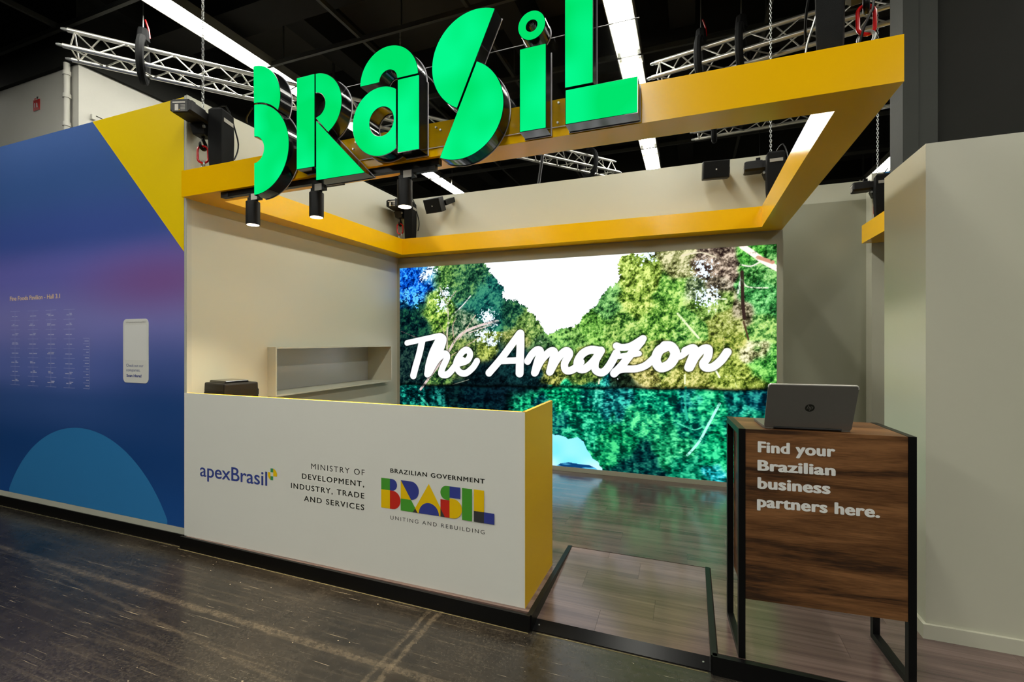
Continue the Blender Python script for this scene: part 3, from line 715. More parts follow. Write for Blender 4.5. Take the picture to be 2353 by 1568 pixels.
tab.append((rect(-4.846, -4.8438, 1.087, 1.524), 0))
o = flat('directory_table', [(l, m_) for l, m_ in tab], Y0, [M['p_pale'], M['p_names']], wf, 'pale printed table of names', lift=.0004)
for v in o.data.vertices: v.co.y = Y0 - .0008
# info card (its matrix code left out)
def rrect(x0, x1, z0, z1, r, n=6):
    return arc(x1 - r, z0 + r, r, -90, 0, n) + arc(x1 - r, z1 - r, r, 0, 90, n) + arc(x0 + r, z1 - r, r, 90, 180, n) + arc(x0 + r, z0 + r, r, 180, 270, n)
card = MB().prism([rrect(-4.384, -4.067, 1.158, 1.680, .04)], Y0 - .003, Y0, 'xz').build('info_card', M['mural_white'], wf)
card['label'] = 'white rounded info card'
flat('card_field', [(rrect(-4.362, -4.089, 1.343, 1.632, .012), 0)], Y0 - .003, [M['p_white']], card)
text('card_line', 'click.apexbrasil.live/anuga2023', -4.348, -4.104, 1.648, .013, Y0 - .003, M['ink_grey'], card)
text('card_line', 'Check out our', -4.343, -4.127, 1.289, .023, Y0 - .003, M['p_text_blue'], card)
text('card_line', 'companies.', -4.343, -4.166, 1.251, .023, Y0 - .003, M['p_text_blue'], card)
text('card_line', 'Scan Here!', -4.340, -4.151, 1.204, .024, Y0 - .003, M['logo_blue'], card, bold=.04)

# right hand walls
wr = box('wall_right', (1.115, 2.96, 0), (4.2, 3.50, 2.5), M['wall']); struct(wr, 'low pale wall block right of the lectern')
b_ = MB().box((1.098, 2.943, 0), (4.2, 2.96, .072)).box((1.098, 2.96, 0), (1.115, 3.50, .072)).build('baseboard_right', M['wall'], bevel=.0); struct(b_, 'pale baseboard round the right wall block')
w1 = box('wall_neighbour', (1.909, 6.36, 0), (4.5, 6.54, 3.39), M['wall']); struct(w1, 'pale wall of the next stand with a small blue corner')
flat('printed_corner', [([(2.012, 3.389), (2.062, 3.335), (2.112, 3.389)], 0)], 6.36, [M['mural_circle']], w1)
w2 = box('wall_far', (.9, 6.54, 0), (2.4, 6.64, 3.15), M['wall_grey']); struct(w2, 'grey green wall in the passage behind the screen wall')
w3 = box('wall_far_upper', (.9, 6.66, 0), (2.4, 6.8, 3.40), M['wall']); struct(w3, 'pale wall rising behind the grey passage wall')

# ceiling of the hall
ce = box('ceiling', (-14, -8, 6.3), (9, 22, 6.4), M['ceil']); struct(ce, 'black hall ceiling with beams and a hanging steel grid')
for x in (-12.0, -9.6, -7.0, -4.9, -2.2, -.1, 2.6, 4.7, 7.2):
    box('ceiling_beam', (x - .16, -8, 5.72), (x + .16, 22, 6.3), M['ceil_beam'], ce)
for y in (-4.5, -.3, 2.2, 4.35, 6.9, 8.9, 11.9, 15, 18.5):
    box('ceiling_beam', (-14, y - .22, 5.55), (9, y + .22, 6.3), M['ceil_beam'], ce)
for y in (-2.7, -1.2, .4, 1.88, 3.38, 4.87, 6.4, 8.0, 9.58, 11.4, 13.2, 15):
    box('grid_bar', (-14, y - .02, 5.30), (9, y + .02, 5.36), M['grid'], ce)
for x in (-10.6, -9.0, -7.27, -3.92, -2.4, .86, 2.5, 5.7, 7.3):
    box('grid_bar', (x - .02, -8, 5.34), (x + .02, 22, 5.40), M['grid'], ce)
for (x, y) in ((-3.92, 9.58), (-.2, 9.58), (.86, 8), (-5.2, 4.87), (-7.27, 4.87), (2.9, 9.58), (-2.4, 6.4), (-3.3, 4.87), (.86, 6.4)):
    box('hanger_rod', (x - .008, y - .008, 5.36), (x + .008, y + .008, 6.3), M['grid'], ce)
# hall walls
hw = box('wall_hall_left', (-11.5, 3.5, FZ), (-7.07, 9.0, 4.93), M['hallwall']); struct(hw, 'old white painted hall wall behind the blue panel')
hs = box('trim_10', (-11.5, 3.45, 4.93), (-7.02, 9.0, 6.29), M['blackwall']); struct(hs, 'black band above the old white hall wall')
wbk = box('wall_hall_back', (-14, 19, FZ), (9, 19.2, 6.3), M['blackwall']); struct(wbk, 'black rear wall of the hall')
wlk = box('wall_hall_side', (-14.2, -8, FZ), (-14, 19, 6.3), M['blackwall']); struct(wlk, 'black side wall of the hall')
wrk = box('wall_hall_side_right', (8.8, -8, FZ), (9, 19, 6.3), M['blackwall']); struct(wrk, 'black right side wall of the hall')
wbl = box('wall_black', (1.675, 4.3, 0), (8.8, 4.42, 6.3), M['blackwall']); struct(wbl, 'black wall above the right wall block')
# keep the passage of the next stand open: the black wall starts above its canopy
for v in wbl.data.vertices:
    if v.co.z < 1: v.co.z = 2.9
col = MB().box((1.470, 4.26, 0), (1.674, 4.5, 6.3)).build('column', M['darkgrey']); tag(col, 'dark grey square column rising behind the right wall block', 'column')
box('column_strip', (1.466, 4.252, 0), (1.560, 4.26, 6.3), M['darkgrey'], col)

pipe = thing('drain_pipe', 'white painted vertical pipe at the corner of the old hall wall', 'pipe', (-7.19, 3.44, 0))
MB().tube([(0, 0, 0), (0, 0, 4.93)], .032, 12).build('pipe_run', M['hallwall'], pipe, smooth=True)
for z in (4.15, 4.5, 4.78):
    MB().tube([(0, 0, z), (0, 0, z + .05)], .042, 12).build('pipe_clamp', M['hallwall'], pipe, smooth=True)
pipe2 = MB().tube([(-7.0, 4.95, 4.2), (-7.0, 4.95, 4.82)], .05, 12).build('pipe_stub', M['hallwall'], smooth=True); tag(pipe2, 'short white pipe end above the yellow triangle', 'pipe')
sg = thing('fire_sign', 'small red square safety sign high on the old white wall', 'sign', (-7.968, 3.5, 4.51))
box('sign_plate', (-.07, -.006, 0), (.07, 0, .14), M['red'], sg)
flat('sign_symbol', [(rect(-.045, -.03, .04, .10), 0), ([(0, .04), (.03, .035), (.02, .09), (.0, .10)], 0)], -.006, [M['p_white']], sg)
flat('sign_text', [(rect(-.06, -.02, .15, .165), 0), (rect(-.01, .03, .15, .18), 1)], 0, [M['red'], M['ink']], sg)
vb = MB().box((-7.07, 3.62, 4.30), (-7.03, 3.66, 4.36)).build('wall_bracket', M['hallwall']); tag(vb, 'small white bracket sticking out of the old wall', 'bracket')
# scuff marks on that wall are its own paint
smoke = MB()
for (dz, ln) in ((.0, .42), (-.09, .5)):
    smoke.hexa([(-7.0695, 3.66, 4.36 + dz), (-7.0695, 3.66 + ln * .6, 4.34 + dz), (-7.0685, 3.66 + ln * .6, 4.342 + dz), (-7.0685, 3.66, 4.362 + dz)], [(-7.0695, 3.66, 4.372 + dz), (-7.0695, 3.66 + ln * .6, 4.343 + dz), (-7.0685, 3.66 + ln * .6, 4.344 + dz), (-7.0685, 3.66, 4.374 + dz)])
smoke.build('soot_mark', M['ceil'], hw)

# ================================================================== fluorescent rows
def fixture(x, y, ln=3.46):
    t = thing('fluorescent_light', 'long fluorescent ceiling light', 'light', (x, y, 5.3))
    b = MB(); b.box((-.16, -ln / 2, .06), (.16, ln / 2, .12)); b.box((-.16, -ln / 2, 0), (-.15, ln / 2, .06)); b.box((.15, -ln / 2, 0), (.16, ln / 2, .06))
    b.build('housing', M['duct'], t, fix=False)
    d = MB().box((-.1, -ln / 2 + .02, .005), (.1, ln / 2 - .02, .055)).build('tube_pair', M['tube'], t, fix=False)
    box('suspension', (-.015, -ln / 2 + .3, .12), (.015, -ln / 2 + .33, 1.0), M['grid'], t)
    box('suspension', (-.015, ln / 2 - .33, .12), (.015, ln / 2 - .3, 1.0), M['grid'], t)
    return t
f0 = fixture(-5.56, 0)
first = True
rowname = {-5.56: 'left', -.76: 'middle', 4.0: 'right'}
for x in (-10.36, -5.56, -.76, 4.0):
    for k in range(7):
        if x < -10 and k < 3: continue
        y = -5.68 + 3.5 * k
        t = f0 if first else copy_tree(f0)
        first = False
        t.location = (x, y, 5.3)
        vis = {(-5.56, 3): 'bright fluorescent strip running in behind the letter B at top left', (-5.56, 4): 'stretch of fluorescent light between the letters B, R and a', (-5.56, 5): 'fluorescent strip seen under the sign beside the third spotlight',
               (-.76, 3): 'bright fluorescent strip right of the letter L, going up out of the frame', (-.76, 4): 'short bright fluorescent strip hanging over the middle of the screen wall',
               (4.0, 5): 'fluorescent light glaring beside the dark column at right'}
        t['label'] = vis.get((x, k), 'long fluorescent ceiling light above the hall, out of sight of the stand front')
        t['group'] = 'fluorescent ceiling lights'

# ================================================================== canopy
BX0, BX1, BY0, BY1, BZ0, BZ1, BW = -3.63, .846, 2.44, 5.27, 2.6, 2.8, .2
cn = thing('yellow_canopy', 'yellow square canopy frame hanging over the stand behind the green letters', 'canopy', ((BX0 + BX1) / 2, (BY0 + BY1) / 2, BZ0))
ox, oy, oz = cn.location
def mitre(name, o1, o2, i2, i1, label=None):
    P = [(p[0] - ox, p[1] - oy) for p in (o1, o2, i2, i1)]
    b = MB().hexa([(x, y, 0) for x, y in P], [(x, y, .2) for x, y in P]).build(name, M['yellow'], cn)
    if label: b['label'] = label
O = [(BX0, BY0), (BX1, BY0), (BX1, BY1), (BX0, BY1)]
I = [(BX0 + BW, BY0 + BW), (BX1 - BW, BY0 + BW), (BX1 - BW, BY1 - BW), (BX0 + BW, BY1 - BW)]
for k, nm in enumerate(('front beam', 'right beam', 'rear beam', 'left beam')):
    mitre('beam', O[k], O[(k + 1) % 4], I[(k + 1) % 4], I[k])
cn2 = thing('yellow_canopy', 'yellow canopy beam of the next stand, seen past the right wall', 'canopy', (1.91, 5.47, 2.6))
box('beam', (-.1, -.87, 0), (.1, .87, .2), M['yellow'], cn2)
box('beam', (.1, .67, 0), (2.0, .87, .2), M['yellow'], cn2)

# ================================================================== illuminated sign
LF, LB = 2.333, 2.425
def hd(cx, cz, r, ang, n=40):       # half disc, chord direction ang degrees, bulging to its left
    return arc(cx, cz, r, ang, ang + 180, n)
B_up = [(-2.75, 3.11)] + []
seg = []
# B
def circ_cut():
    cxu, czu, ru = -2.757, 3.118, .240
    cxl, czl, rl = -2.753, 2.790, .314
    out = [p for p in arc(cxu, czu, ru, 90, -90, 60) if math.hypot(p[0] - cxl, p[1] - czl) > rl]
    low = [p for p in arc(cxl, czl, rl, 90, 0, 60) if math.hypot(p[0] - cxu, p[1] - czu) < ru]
    return out + list(reversed(low))
seg.append(('B', [circ_cut()]))
seg.append(('B', [arc(-2.75, 2.790, .306, 90, -90, 60) + arc(-2.75, 2.790, .088, -90, 90, 24)]))
# R
seg.append(('R', [[(-2.378, 2.608), (-2.230, 2.608), (-2.230, 3.200), (-2.378, 3.200)]]))
bowl = [p for p in arc(-2.222, 2.992, .206, 90, -62, 60)]
seg.append(('R', [[(-2.222, 3.198)] + bowl[1:] + [(-2.124, 2.812), (-2.222, 2.915)] + arc(-2.222, 2.998, .077, -90, 90, 24)[1:]]))
seg.append(('R', [[(-2.218, 2.518), (-1.838, 2.520), (-2.218, 2.900)]]))
# a
seg.append(('a', [arc(-1.672, 3.046, .205, 0, 180, 50) + arc(-1.674, 3.046, .062, 180, 0, 20)]))
bw = [p for p in arc(-1.727, 2.812, .207, 58, 302, 70)]
seg.append(('a', [bw, list(reversed(arc(-1.722, 2.811, .086, 0, 354, 50)))]))
seg.append(('a', [[(-1.608, 2.607), (-1.460, 2.607), (-1.460, 3.038), (-1.608, 3.038)]]))
# S
an = math.degrees(math.atan2(.759, .351))
seg.append(('S', [arc(-1.101, 3.050, .276, an, an + 180, 60)]))
seg.append(('S', [arc(-1.211, 2.788, .276, an - 180, an, 60)]))
# i
seg.append(('i', [[(-.845, 2.606), (-.698, 2.606), (-.698, 3.046), (-.845, 3.046)]]))
seg.append(('i', [arc(-.778, 3.158, .077, 0, 354, 40), list(reversed(arc(-.778, 3.156, .030, 0, 348, 24)))]))
# L
seg.append(('L', [[(-.600, 2.793), (-.453, 2.793), (-.453, 3.40), (-.600, 3.40)]]))
seg.append(('L', [[(-.597, 2.606), (-.236, 2.606), (-.236, 2.783), (-.597, 2.783)]]))
sign = thing('illuminated_sign', 'large green lit letters spelling BRaSiL with black sides above the counter', 'sign', (-1.5, 2.43, 2.48))
sx, sy, sz = sign.location
def mv(o):
    o.data.transform(Matrix.Translation((-sx, -sy, -sz))); return o
for i, (nm, loops) in enumerate(seg):
    hb = MB().prism(loops, LF, LB, 'xz', front=True, back=True).build('letter_housing', M['black_gloss'], sign); mv(hb)
    inner = [offset(loops[0], -.0035)] + [list(reversed(offset(list(reversed(l)), .0035))) for l in loops[1:]]
    fc = MB().prism(inner, LF - .004, LF + .002, 'xz', mi=0).build('lit_face', M['green'], hb); mv(fc)
    outer = [offset(loops[0], .004)] + [list(reversed(offset(list(reversed(l)), -.004))) for l in loops[1:]]
    rm = MB().prism(outer, LB, LB + .004, 'xz').build('back_rim', M['plate_edge'], hb); mv(rm)
pl = MB().box((-2.21, LB + .005, 2.65), (-.24, LB + .0105, 3.131)).build('mounting_plate', M['clear'], sign); mv(pl); pl['label'] = 'clear acrylic mounting plate'
pe = MB().box((-2.21, LB + .0048, 3.131), (-.24, LB + .0108, 3.134)).box((-2.21, LB + .0048, 2.647), (-.24, LB + .0108, 2.65)).build('plate_edge', M['plate_edge'], sign); mv(pe)
for (x, z) in ((-1.98, 2.76), (-1.40, 2.76), (-1.37, 2.74), (-.655, 2.77), (-.66, 2.665), (-2.0, 2.72)):
    b = MB().tube([(x, LB, z), (x, LB - .012, z)], .006, 8).build('standoff_bolt', M['zinc'], sign); mv(b)
cb = MB(); P = []
for k in range(12):
    t = k / 11; P.append((-2.80 - .17 * math.sin(t * 1.4), 2.36 + .1 * t, 3.096 - .03 * t))
cb.tube(P, .006, 6).build('sign_cable', M['black'], sign); mv(bpy.context.scene.objects[-1]) if False else None
for o in sign.children:
    if o.name.startswith('sign_cable'): mv(o)

# ================================================================== track with spotlights
tr = thing('light_track', 'black lighting track along the underside of the front canopy beam', 'track light', (-2.33, 2.487, 2.562))
box('rail', (-.90, -.018, 0), (.92, .018, .038), M['black'], tr)
box('end_feed', (-.915, -.02, -.002), (-.84, .02, .038), M['black_matt'], tr)
def spot(x, label, tilt):
    t = thing('track_spotlight', label, 'spotlight', (x, 2.487, 2.534), 0, 'black spotlights on the canopy track')
    box('adapter', (-.06, -.017, 0), (.19, .017, .028), M['black_matt'], t, bevel=.003)
    box('sticker', (-.035, -.0182, -.022), (.025, -.0172, .022), M['label'], t)
    box('gear_box', (-.07, -.0168, -.02), (.04, .0168, 0), M['black_matt'], t)
    MB().tube([(0, 0, -.02), (0, 0, -.045)], .011, 10).build('stem', M['black'], t, smooth=True)
    b = MB(); n = 28
    cx = -.035
    b.tube([(cx, 0, -.030), (cx, 0, -.034), (cx, 0, -.190), (cx, 0, -.197)], [.041, .0465, .0465, .045], n).build('lamp_body', M['black_matt'], t, smooth=True)
    MB().tube([(cx, 0, -.1971), (cx, 0, -.1985)], .040, n).build('lens', M['lens'], t)
    ld = bpy.data.lights.new('spot_beam', 'SPOT'); ld.energy = SPOT_W; ld.color = (1.0, .80, .52); ld.spot_size = R(88); ld.spot_blend = .8; ld.shadow_soft_size = .035
    lo = bpy.data.objects.new('spot_beam', ld); C.objects.link(lo); lo.parent = t; lo.location = (cx, 0, -.21); lo.rotation_euler = tilt
    return t
spot(-2.91, 'black cylinder spotlight nearest the left wall, below the letter B', (R(0), 0, 0))
spot(-2.327, 'black cylinder spotlight below the letter R', (R(0), 0, 0))
spot(-1.627, 'black cylinder spotlight below the letter a, before the corner hoist', (R(0), 0, 0))

# ================================================================== LED screen
SX0, SX1, SZ0, SZ1, SY = -3.596, .801, .050, 2.461, 5.268
sc_ = thing('led_screen', 'large LED screen wall showing The Amazon over a jungle river', 'screen', ((SX0 + SX1) / 2, SY, SZ0))
def build_picture():
    W, HH = 880, 482
    colr = paint_screen(W, HH)
    xs = np.linspace(SX0, SX1, W) - sc_.location.x; zs = np.linspace(SZ0, SZ1, HH) - SZ0
    X, Z = np.meshgrid(xs, zs)
    co = np.zeros((W * HH, 3), np.float32); co[:, 0] = X.ravel(); co[:, 2] = Z.ravel()
    i, j = np.meshgrid(np.arange(W - 1), np.arange(HH - 1)); a = (j * W + i).ravel()
    q = np.stack([a, a + 1, a + 1 + W, a + W], 1).astype(np.int32)
    me = bpy.data.meshes.new('picture_surface')
    me.vertices.add(len(co)); me.vertices.foreach_set('co', co.ravel())
    me.loops.add(q.size); me.loops.foreach_set('vertex_index', q.ravel())
    me.polygons.add(len(q)); me.polygons.foreach_set('loop_start', np.arange(0, q.size, 4, dtype=np.int32)); me.polygons.foreach_set('loop_total', np.full(len(q), 4, np.int32))
    me.update(calc_edges=True)
    at = me.color_attributes.new('picture', 'FLOAT_COLOR', 'POINT')
    c4 = np.ones((W * HH, 4), np.float32); c4[:, :3] = colr.reshape(-1, 3)
    at.data.foreach_set('color', c4.ravel())
    me.materials.append(M['screen'])
    o = bpy.data.objects.new('picture_surface', me); C.objects.link(o); o.parent = sc_; o['label'] = 'lit picture of trees and river with white script The Amazon'
build_picture()
W2 = (SX1 - SX0) / 2; H2 = SZ1 - SZ0
box('cabinet', (-W2, .004, 0), (W2, .031, H2), M['black'], sc_)
for nm, a, b in (('frame_board', (-W2 - .034, -.012, H2), (W2 + .055, .031, H2 + .055)), ('frame_board', (-W2 - .034, -.012, -.05), (W2 + .055, .031, 0)),
                 ('frame_board', (-W2 - .034, -.012, 0), (-W2, .031, H2)), ('frame_board', (W2, -.012, 0), (W2 + .055, .031, H2))):
    box(nm, a, b, M['wall_grey'], sc_)
box('head_board', (-W2 - .034, .012, H2 + .056), (W2 + .055, .031, 2.598 - SZ0), M['wall_grey'], sc_)

# ================================================================== wall niche shelf
sh = thing('wall_shelf', 'pale open box shelf set into the left wall', 'shelf', (-3.74, (ny0 + ny1) / 2, nz0))
hy = (ny1 - ny0) / 2; hz = nz1 - nz0; xa, xb, tk = -3.90 + 3.74, -3.53 + 3.74, .014
for a, b in (((xa, -hy, 0), (xb, hy, tk)), ((xa, -hy, hz - tk), (xb, hy, hz)), ((xa, -hy, tk), (xb, -hy + tk, hz - tk)), ((xa, hy - tk, tk), (xb, hy, hz - tk))):
    box('board', a, b, M['wall'], sh)
box('back_panel', (xa, -hy + tk, tk), (xa + .01, hy - tk, hz - tk), M['shelf_back'], sh)

# ================================================================== counter
CX0, CX1, CY0, CY1, CZ = -3.65, -.864, 2.475, 3.03, 1.10
ct = thing('service_counter', 'long white counter with yellow sides, printed with three logos', 'counter', (-2.25, 2.7, 0))
def cbox(name, a, b, m, bevel=0): return box(name, (a[0] + 2.25, a[1] - 2.7, a[2]), (b[0] + 2.25, b[1] - 2.7, b[2]), m, ct, bevel)
cbox('front_panel', (CX0, CY0, .0), (CX1 - .0012, CY0 + .0035, CZ), M['counter_white'])
cbox('front_core', (CX0, CY0 + .0036, .0), (CX1 - .0012, CY0 + .022, CZ + .0005), M['yellow_matt'])['label'] = 'yellow inner face of the front panel'
cbox('side_panel', (CX1 - .022, CY0 + .0002, .0), (CX1, CY1, CZ + .0005), M['yellow_matt'])['label'] = 'yellow side panel'
cbox('worktop', (CX0 + .02, CY0 + .023, .76), (CX1 - .023, CY1 - .02, .79), M['desk_in'])
cbox('rear_leg', (CX0 + .03, CY1 - .08, 0), (CX0 + .06, CY1 - .05, .76), M['yellow_matt'])
def cp(o): o.data.transform(Matrix.Translation((2.25, -2.7, 0))); return o
def fx(*a, **k):
    n0 = len(_words); o = text(*a, **k)
    for w_ in _words[n0:]: cp(w_)
    return o
fx('lettering', 'apexBrasil', -3.475, -2.794, .475, .100, CY0, M['logo_blue'], ct, bold=.012, label='blue lettering apexBrasil')
mk = [(rect(-2.763, -2.738, .576, .603), 0), (rect(-2.763, -2.738, .520, .548), 0),
      ([(-2.737, .549)] + arc(-2.745, .561, .043, -16, 79, 10), 1), ([(-2.764, .575)] + arc(-2.745, .561, .043, 160, 245, 10), 1)]
cp(flat('emblem', mk, CY0, [M['p_teal'], M['p_yellow']], ct, 'small green and yellow round emblem'))
for body, x0, x1, z, c, bd in (('MINISTRY OF', -2.396, -1.957, .634, .037, 0), ('DEVELOPMENT,', -2.477, -1.960, .560, .036, .022), ('INDUSTRY, TRADE', -2.575, -1.959, .485, .036, .022), ('AND SERVICES', -2.459, -1.960, .410, .036, .022)):
    fx('lettering', body, x0, x1, z, c, CY0, M['ink'], ct, bold=bd, track=1.25)
fx('lettering', 'BRAZILIAN GOVERNMENT', -1.760, -1.111, .673, .027, CY0, M['ink'], ct, bold=.030, track=1.2)
fx('lettering', 'UNITING AND REBUILDING', -1.760, -1.112, .380, .023, CY0, M['ink'], ct, track=1.35)
z0, z1 = .446, .634
shp = [(rect(-1.829, -1.763, .561, z1), 0), (rect(-1.829, -1.763, z0, .561), 1),
       ([(-1.763, .561)] + arc(-1.7465, .5975, .0365, -90, 90, 14) + [(-1.763, z1)], 2), ([(-1.763, z0)] + arc(-1.7425, .5035, .0575, -90, 90, 16) + [(-1.763, .561)], 3),
       ([(-1.683, z1), (-1.608, .520)] + arc(-1.609, .577, .057, -90, 90, 16), 2), ([(-1.683, z1), (-1.683, .520), (-1.608, .520)], 1),
       ([(-1.683, .520), (-1.683, z0), (-1.560, z0), (-1.608, .520)], 0),
       ([(-1.482, .633), (-1.595, z0), (-1.371, z0)], 1), (arc(-1.4815, z0, .070, 0, 180, 20), 2), ([(-1.5775, .473), (-1.595, z0), (-1.560, z0)], 4),
       (arc(-1.360, .5925, .0415, 90, 270, 16) + [(-1.339, .551), (-1.339, z1)], 0), (rect(-1.339, -1.268, .567, z1), 2), (rect(-1.401, -1.339, z0, .550), 3),
       ([(-1.401, .497), (-1.401, z0), (-1.371, z0)], 4), ([(-1.339, z0)] + arc(-1.315, .504, .058, -90, 90, 16) + [(-1.339, .562)], 1),
       (rect(-1.256, -1.191, z0, z1), 0), (rect(-1.179, -1.114, .509, z1), 1), (rect(-1.179, -1.114, z0, .509), 4), (rect(-1.114, -1.049, z0, .509), 2)]
cp(flat('country_logo', shp, CY0, [M['p_green'], M['p_yellow'], M['p_blue'], M['p_red'], M['p_dark']], ct, 'mosaic lettering BRASIL in green, yellow, blue, red and charcoal'))

# machine on the inner worktop
mc = thing('printer', 'small black boxy machine with perforated sides standing behind the counter', 'printer', (-3.284, 2.525, .79))
ua = Vector((-.306, .06, 0)); ub = Vector((.055, .25, 0))
def q(a, b, z): v = ua * a + ub * b; return (v.x, v.y, z)
MB().hexa([q(-.03, -.03, 0), q(1.02, -.03, 0), q(1.02, 1.04, 0), q(-.03, 1.04, 0)], [q(0, 0, .385), q(.97, 0, .385), q(.97, 1, .385), q(0, 1, .385)]).build('body', M['black_matt'], mc, bevel=.012)
MB().hexa([q(.12, .1, .386), q(.9, .1, .386), q(.9, .8, .386), q(.12, .8, .386)], [q(.14, .12, .403), q(.88, .12, .403), q(.88, .78, .403), q(.14, .78, .403)]).build('lid', M['black_gloss'], mc, bevel=.005)
ve = MB()
for r in range(5):
    for k in range(18):
        a = .08 + k * .05 + (r % 2) * .025; z = .33 - r * .012
        if a > .95: continue
        p0 = Vector(q(a, -.012 - .006 * (r), z)); nrm = Vector((-.19, -.98, 0))
        ve.tube([p0 - nrm * .002, p0 + nrm * .0006], .0032, 6)
        b_ = a
        p1 = Vector(q(-.012 - .004 * r, b_, z)); nr2 = Vector((.977, -.21, 0))
        ve.tube([p1 - nr2 * .002, p1 + nr2 * .0006], .0030, 6)
o = ve.build('vent_holes', M['ink'], mc); o['kind'] = 'stuff'
box('side_latch', (-.02, .24, .28), (.05, .262, .33), M['black'], mc, bevel=.006)

# ================================================================== lectern
LR = R(4.18)
le = thing('lectern', 'walnut lectern in a black steel frame, lettered Find your Brazilian business partners here', 'lectern', (.214, 2.451, 0), LR)
LW, LD, LH = .70, .37, 1.086
for x in (0, LW - .03):
    s = 'left' if x == 0 else 'right'
    fr = box('frame_top', (x, 0, LH - .03), (x + .03, LD, LH), M['black'], le)
    box('frame_foot', (x, 0, 0), (x + .03, LD, .03), M['black'], le)
    box('leg', (x, 0, .03), (x + .03, .03, LH - .03), M['black'], le)
    box('leg', (x, LD - .03, .03), (x + .03, LD, LH - .03), M['black'], le)
box('front_panel', (.0305, .003, .283), (LW - .0305, .021, LH - .0195), M['lectern'], le)
box('top_panel', (.0305, .003, LH - .019), (LW - .0305, LD - .002, LH - .001), M['lectern'], le)
box('side_board', (.0305, .0215, .283), (.048, LD - .035, LH - .0195), M['lectern'], le)
box('side_board', (LW - .048, .0215, .283), (LW - .0305, LD - .035, LH - .0195), M['lectern'], le)
box('inner_shelf', (.0485, .0215, .62), (LW - .0485, LD - .04, .638), M['lectern'], le)
def lx(X): return (X - .214) / math.cos(LR)
for body, xa_, xb_, z, c in (('Find your', .296, .610, .978, .052), ('Brazilian', .295, .611, .893, .050), ('business', .295, .591, .8085, .0535), ('partners here.', .293, .779, .722, .053)):
    text('lettering', body, lx(xa_), lx(xb_), z, c, .003, M['p_white'], le, bold=.050, track=1.06)

# laptop
lp = thing('laptop', 'open silver laptop with its back to the viewer, on the lectern', 'laptop', (.327, 2.499, LH), R(4.5))
bs = MB().prism([rrect(0, .356, 0, .236, .012)], .0, .013, 'xy').build('base', M['laptop'], lp, bevel=.002)
box('keyboard', (.03, .03, .0131), (.326, .14, .0145), M['keys'], lp)
kb = MB()
for r in range(5):
    for k in range(14): kb.box((.034 + k * .0208, .034 + r * .021, .0146), (.052 + k * .0208, .052 + r * .021, .0162))
kb = kb.build('keys', M['black_matt'], lp, fix=False); kb['kind'] = 'stuff'
box('touchpad', (.12, .155, .0131), (.236, .222, .0138), M['laptop_edge'], lp)
th = R(23)
lid = MB().prism([rrect(0, .356, 0, .229, .013)], -.0035, .0035, 'xz').build('lid', M['laptop'], lp, bevel=.0015)
lid.location = (0, .002, .008); lid.rotation_euler = (th, 0, 0)
e = MB().prism([arc(.343, .2165, .0135, 0, 90, 6) + arc(.013, .2165, .0135, 90, 180, 6) + [(-.0005, .212), (.0035, .212), (.0035, .2165)] + arc(.013, .2165, .0095, 180, 90, 6) + arc(.343, .2165, .0095, 90, 0, 6) + [(.3525, .212), (.3565, .212)]], -.0037, .0037, 'xz').build('lid_edge', M['laptop_edge'], lid, fix=True)
el = flat('emblem', [([(.178 + .0195 * math.cos(R(a)), .112 + .0195 * math.sin(R(a))) for a in range(0, 360, 10)], 0)], -.0036, [M['ink']], lid, 'round dark emblem reading hp', lift=.0003)
text('emblem_letters', 'hp', .1655, .1905, .1055, .021, -.0040, M['laptop'], lid, lift=.0003, shear=.28, bold=-.005)
box('display', (.012, .0036, .014), (.344, .0042, .219), M['black_gloss'], lid)
MB().tube([(.04, 0, .008), (.316, 0, .008)], .007, 10).build('hinge', M['black'], lp)

# ================================================================== loudspeakers
def speaker(x0, z0, w, h, d, rz_, label, loc):
    t = thing('loudspeaker', label, 'speaker', loc, rz_, 'black loudspeakers on the back wall')
    P = [(-w / 2, -d), (w / 2, -d), (w / 2, -.045), (w / 2 - .05, -.03), (-w / 2 + .05, -.03), (-w / 2, -.045)]
    MB().prism([P], 0, h, 'xy').build('cabinet', M['black_matt'], t, bevel=.006)
    box('grille', (-w / 2 + .01, -d - .004, .01), (w / 2 - .01, -d - .0005, h - .01), M['fabric'], t)
    flat('badge', [(rect(-.006, .006, h / 2 - .006, h / 2 + .006), 0)], -d - .004, [M['p_white']], t)
    box('bracket', (w / 2 - .05, -.04, h / 2 - .03), (w / 2 + .02, .17, h / 2 + .03), M['black'], t)
    return t
s1_ = speaker(0, 0, .245, .17, .15, 0, 'black wall loudspeaker near the right end of the back wall', (.225, 5.20, 3.14))
s2_ = speaker(0, 0, .235, .17, .15, R(-6), 'black wall loudspeaker turned sideways near the left end of the back wall', (-2.93, 5.17, 3.14))
s1_.rotation_euler = (R(10), 0, R(6)); s2_.rotation_euler = (R(26), 0, R(-6))

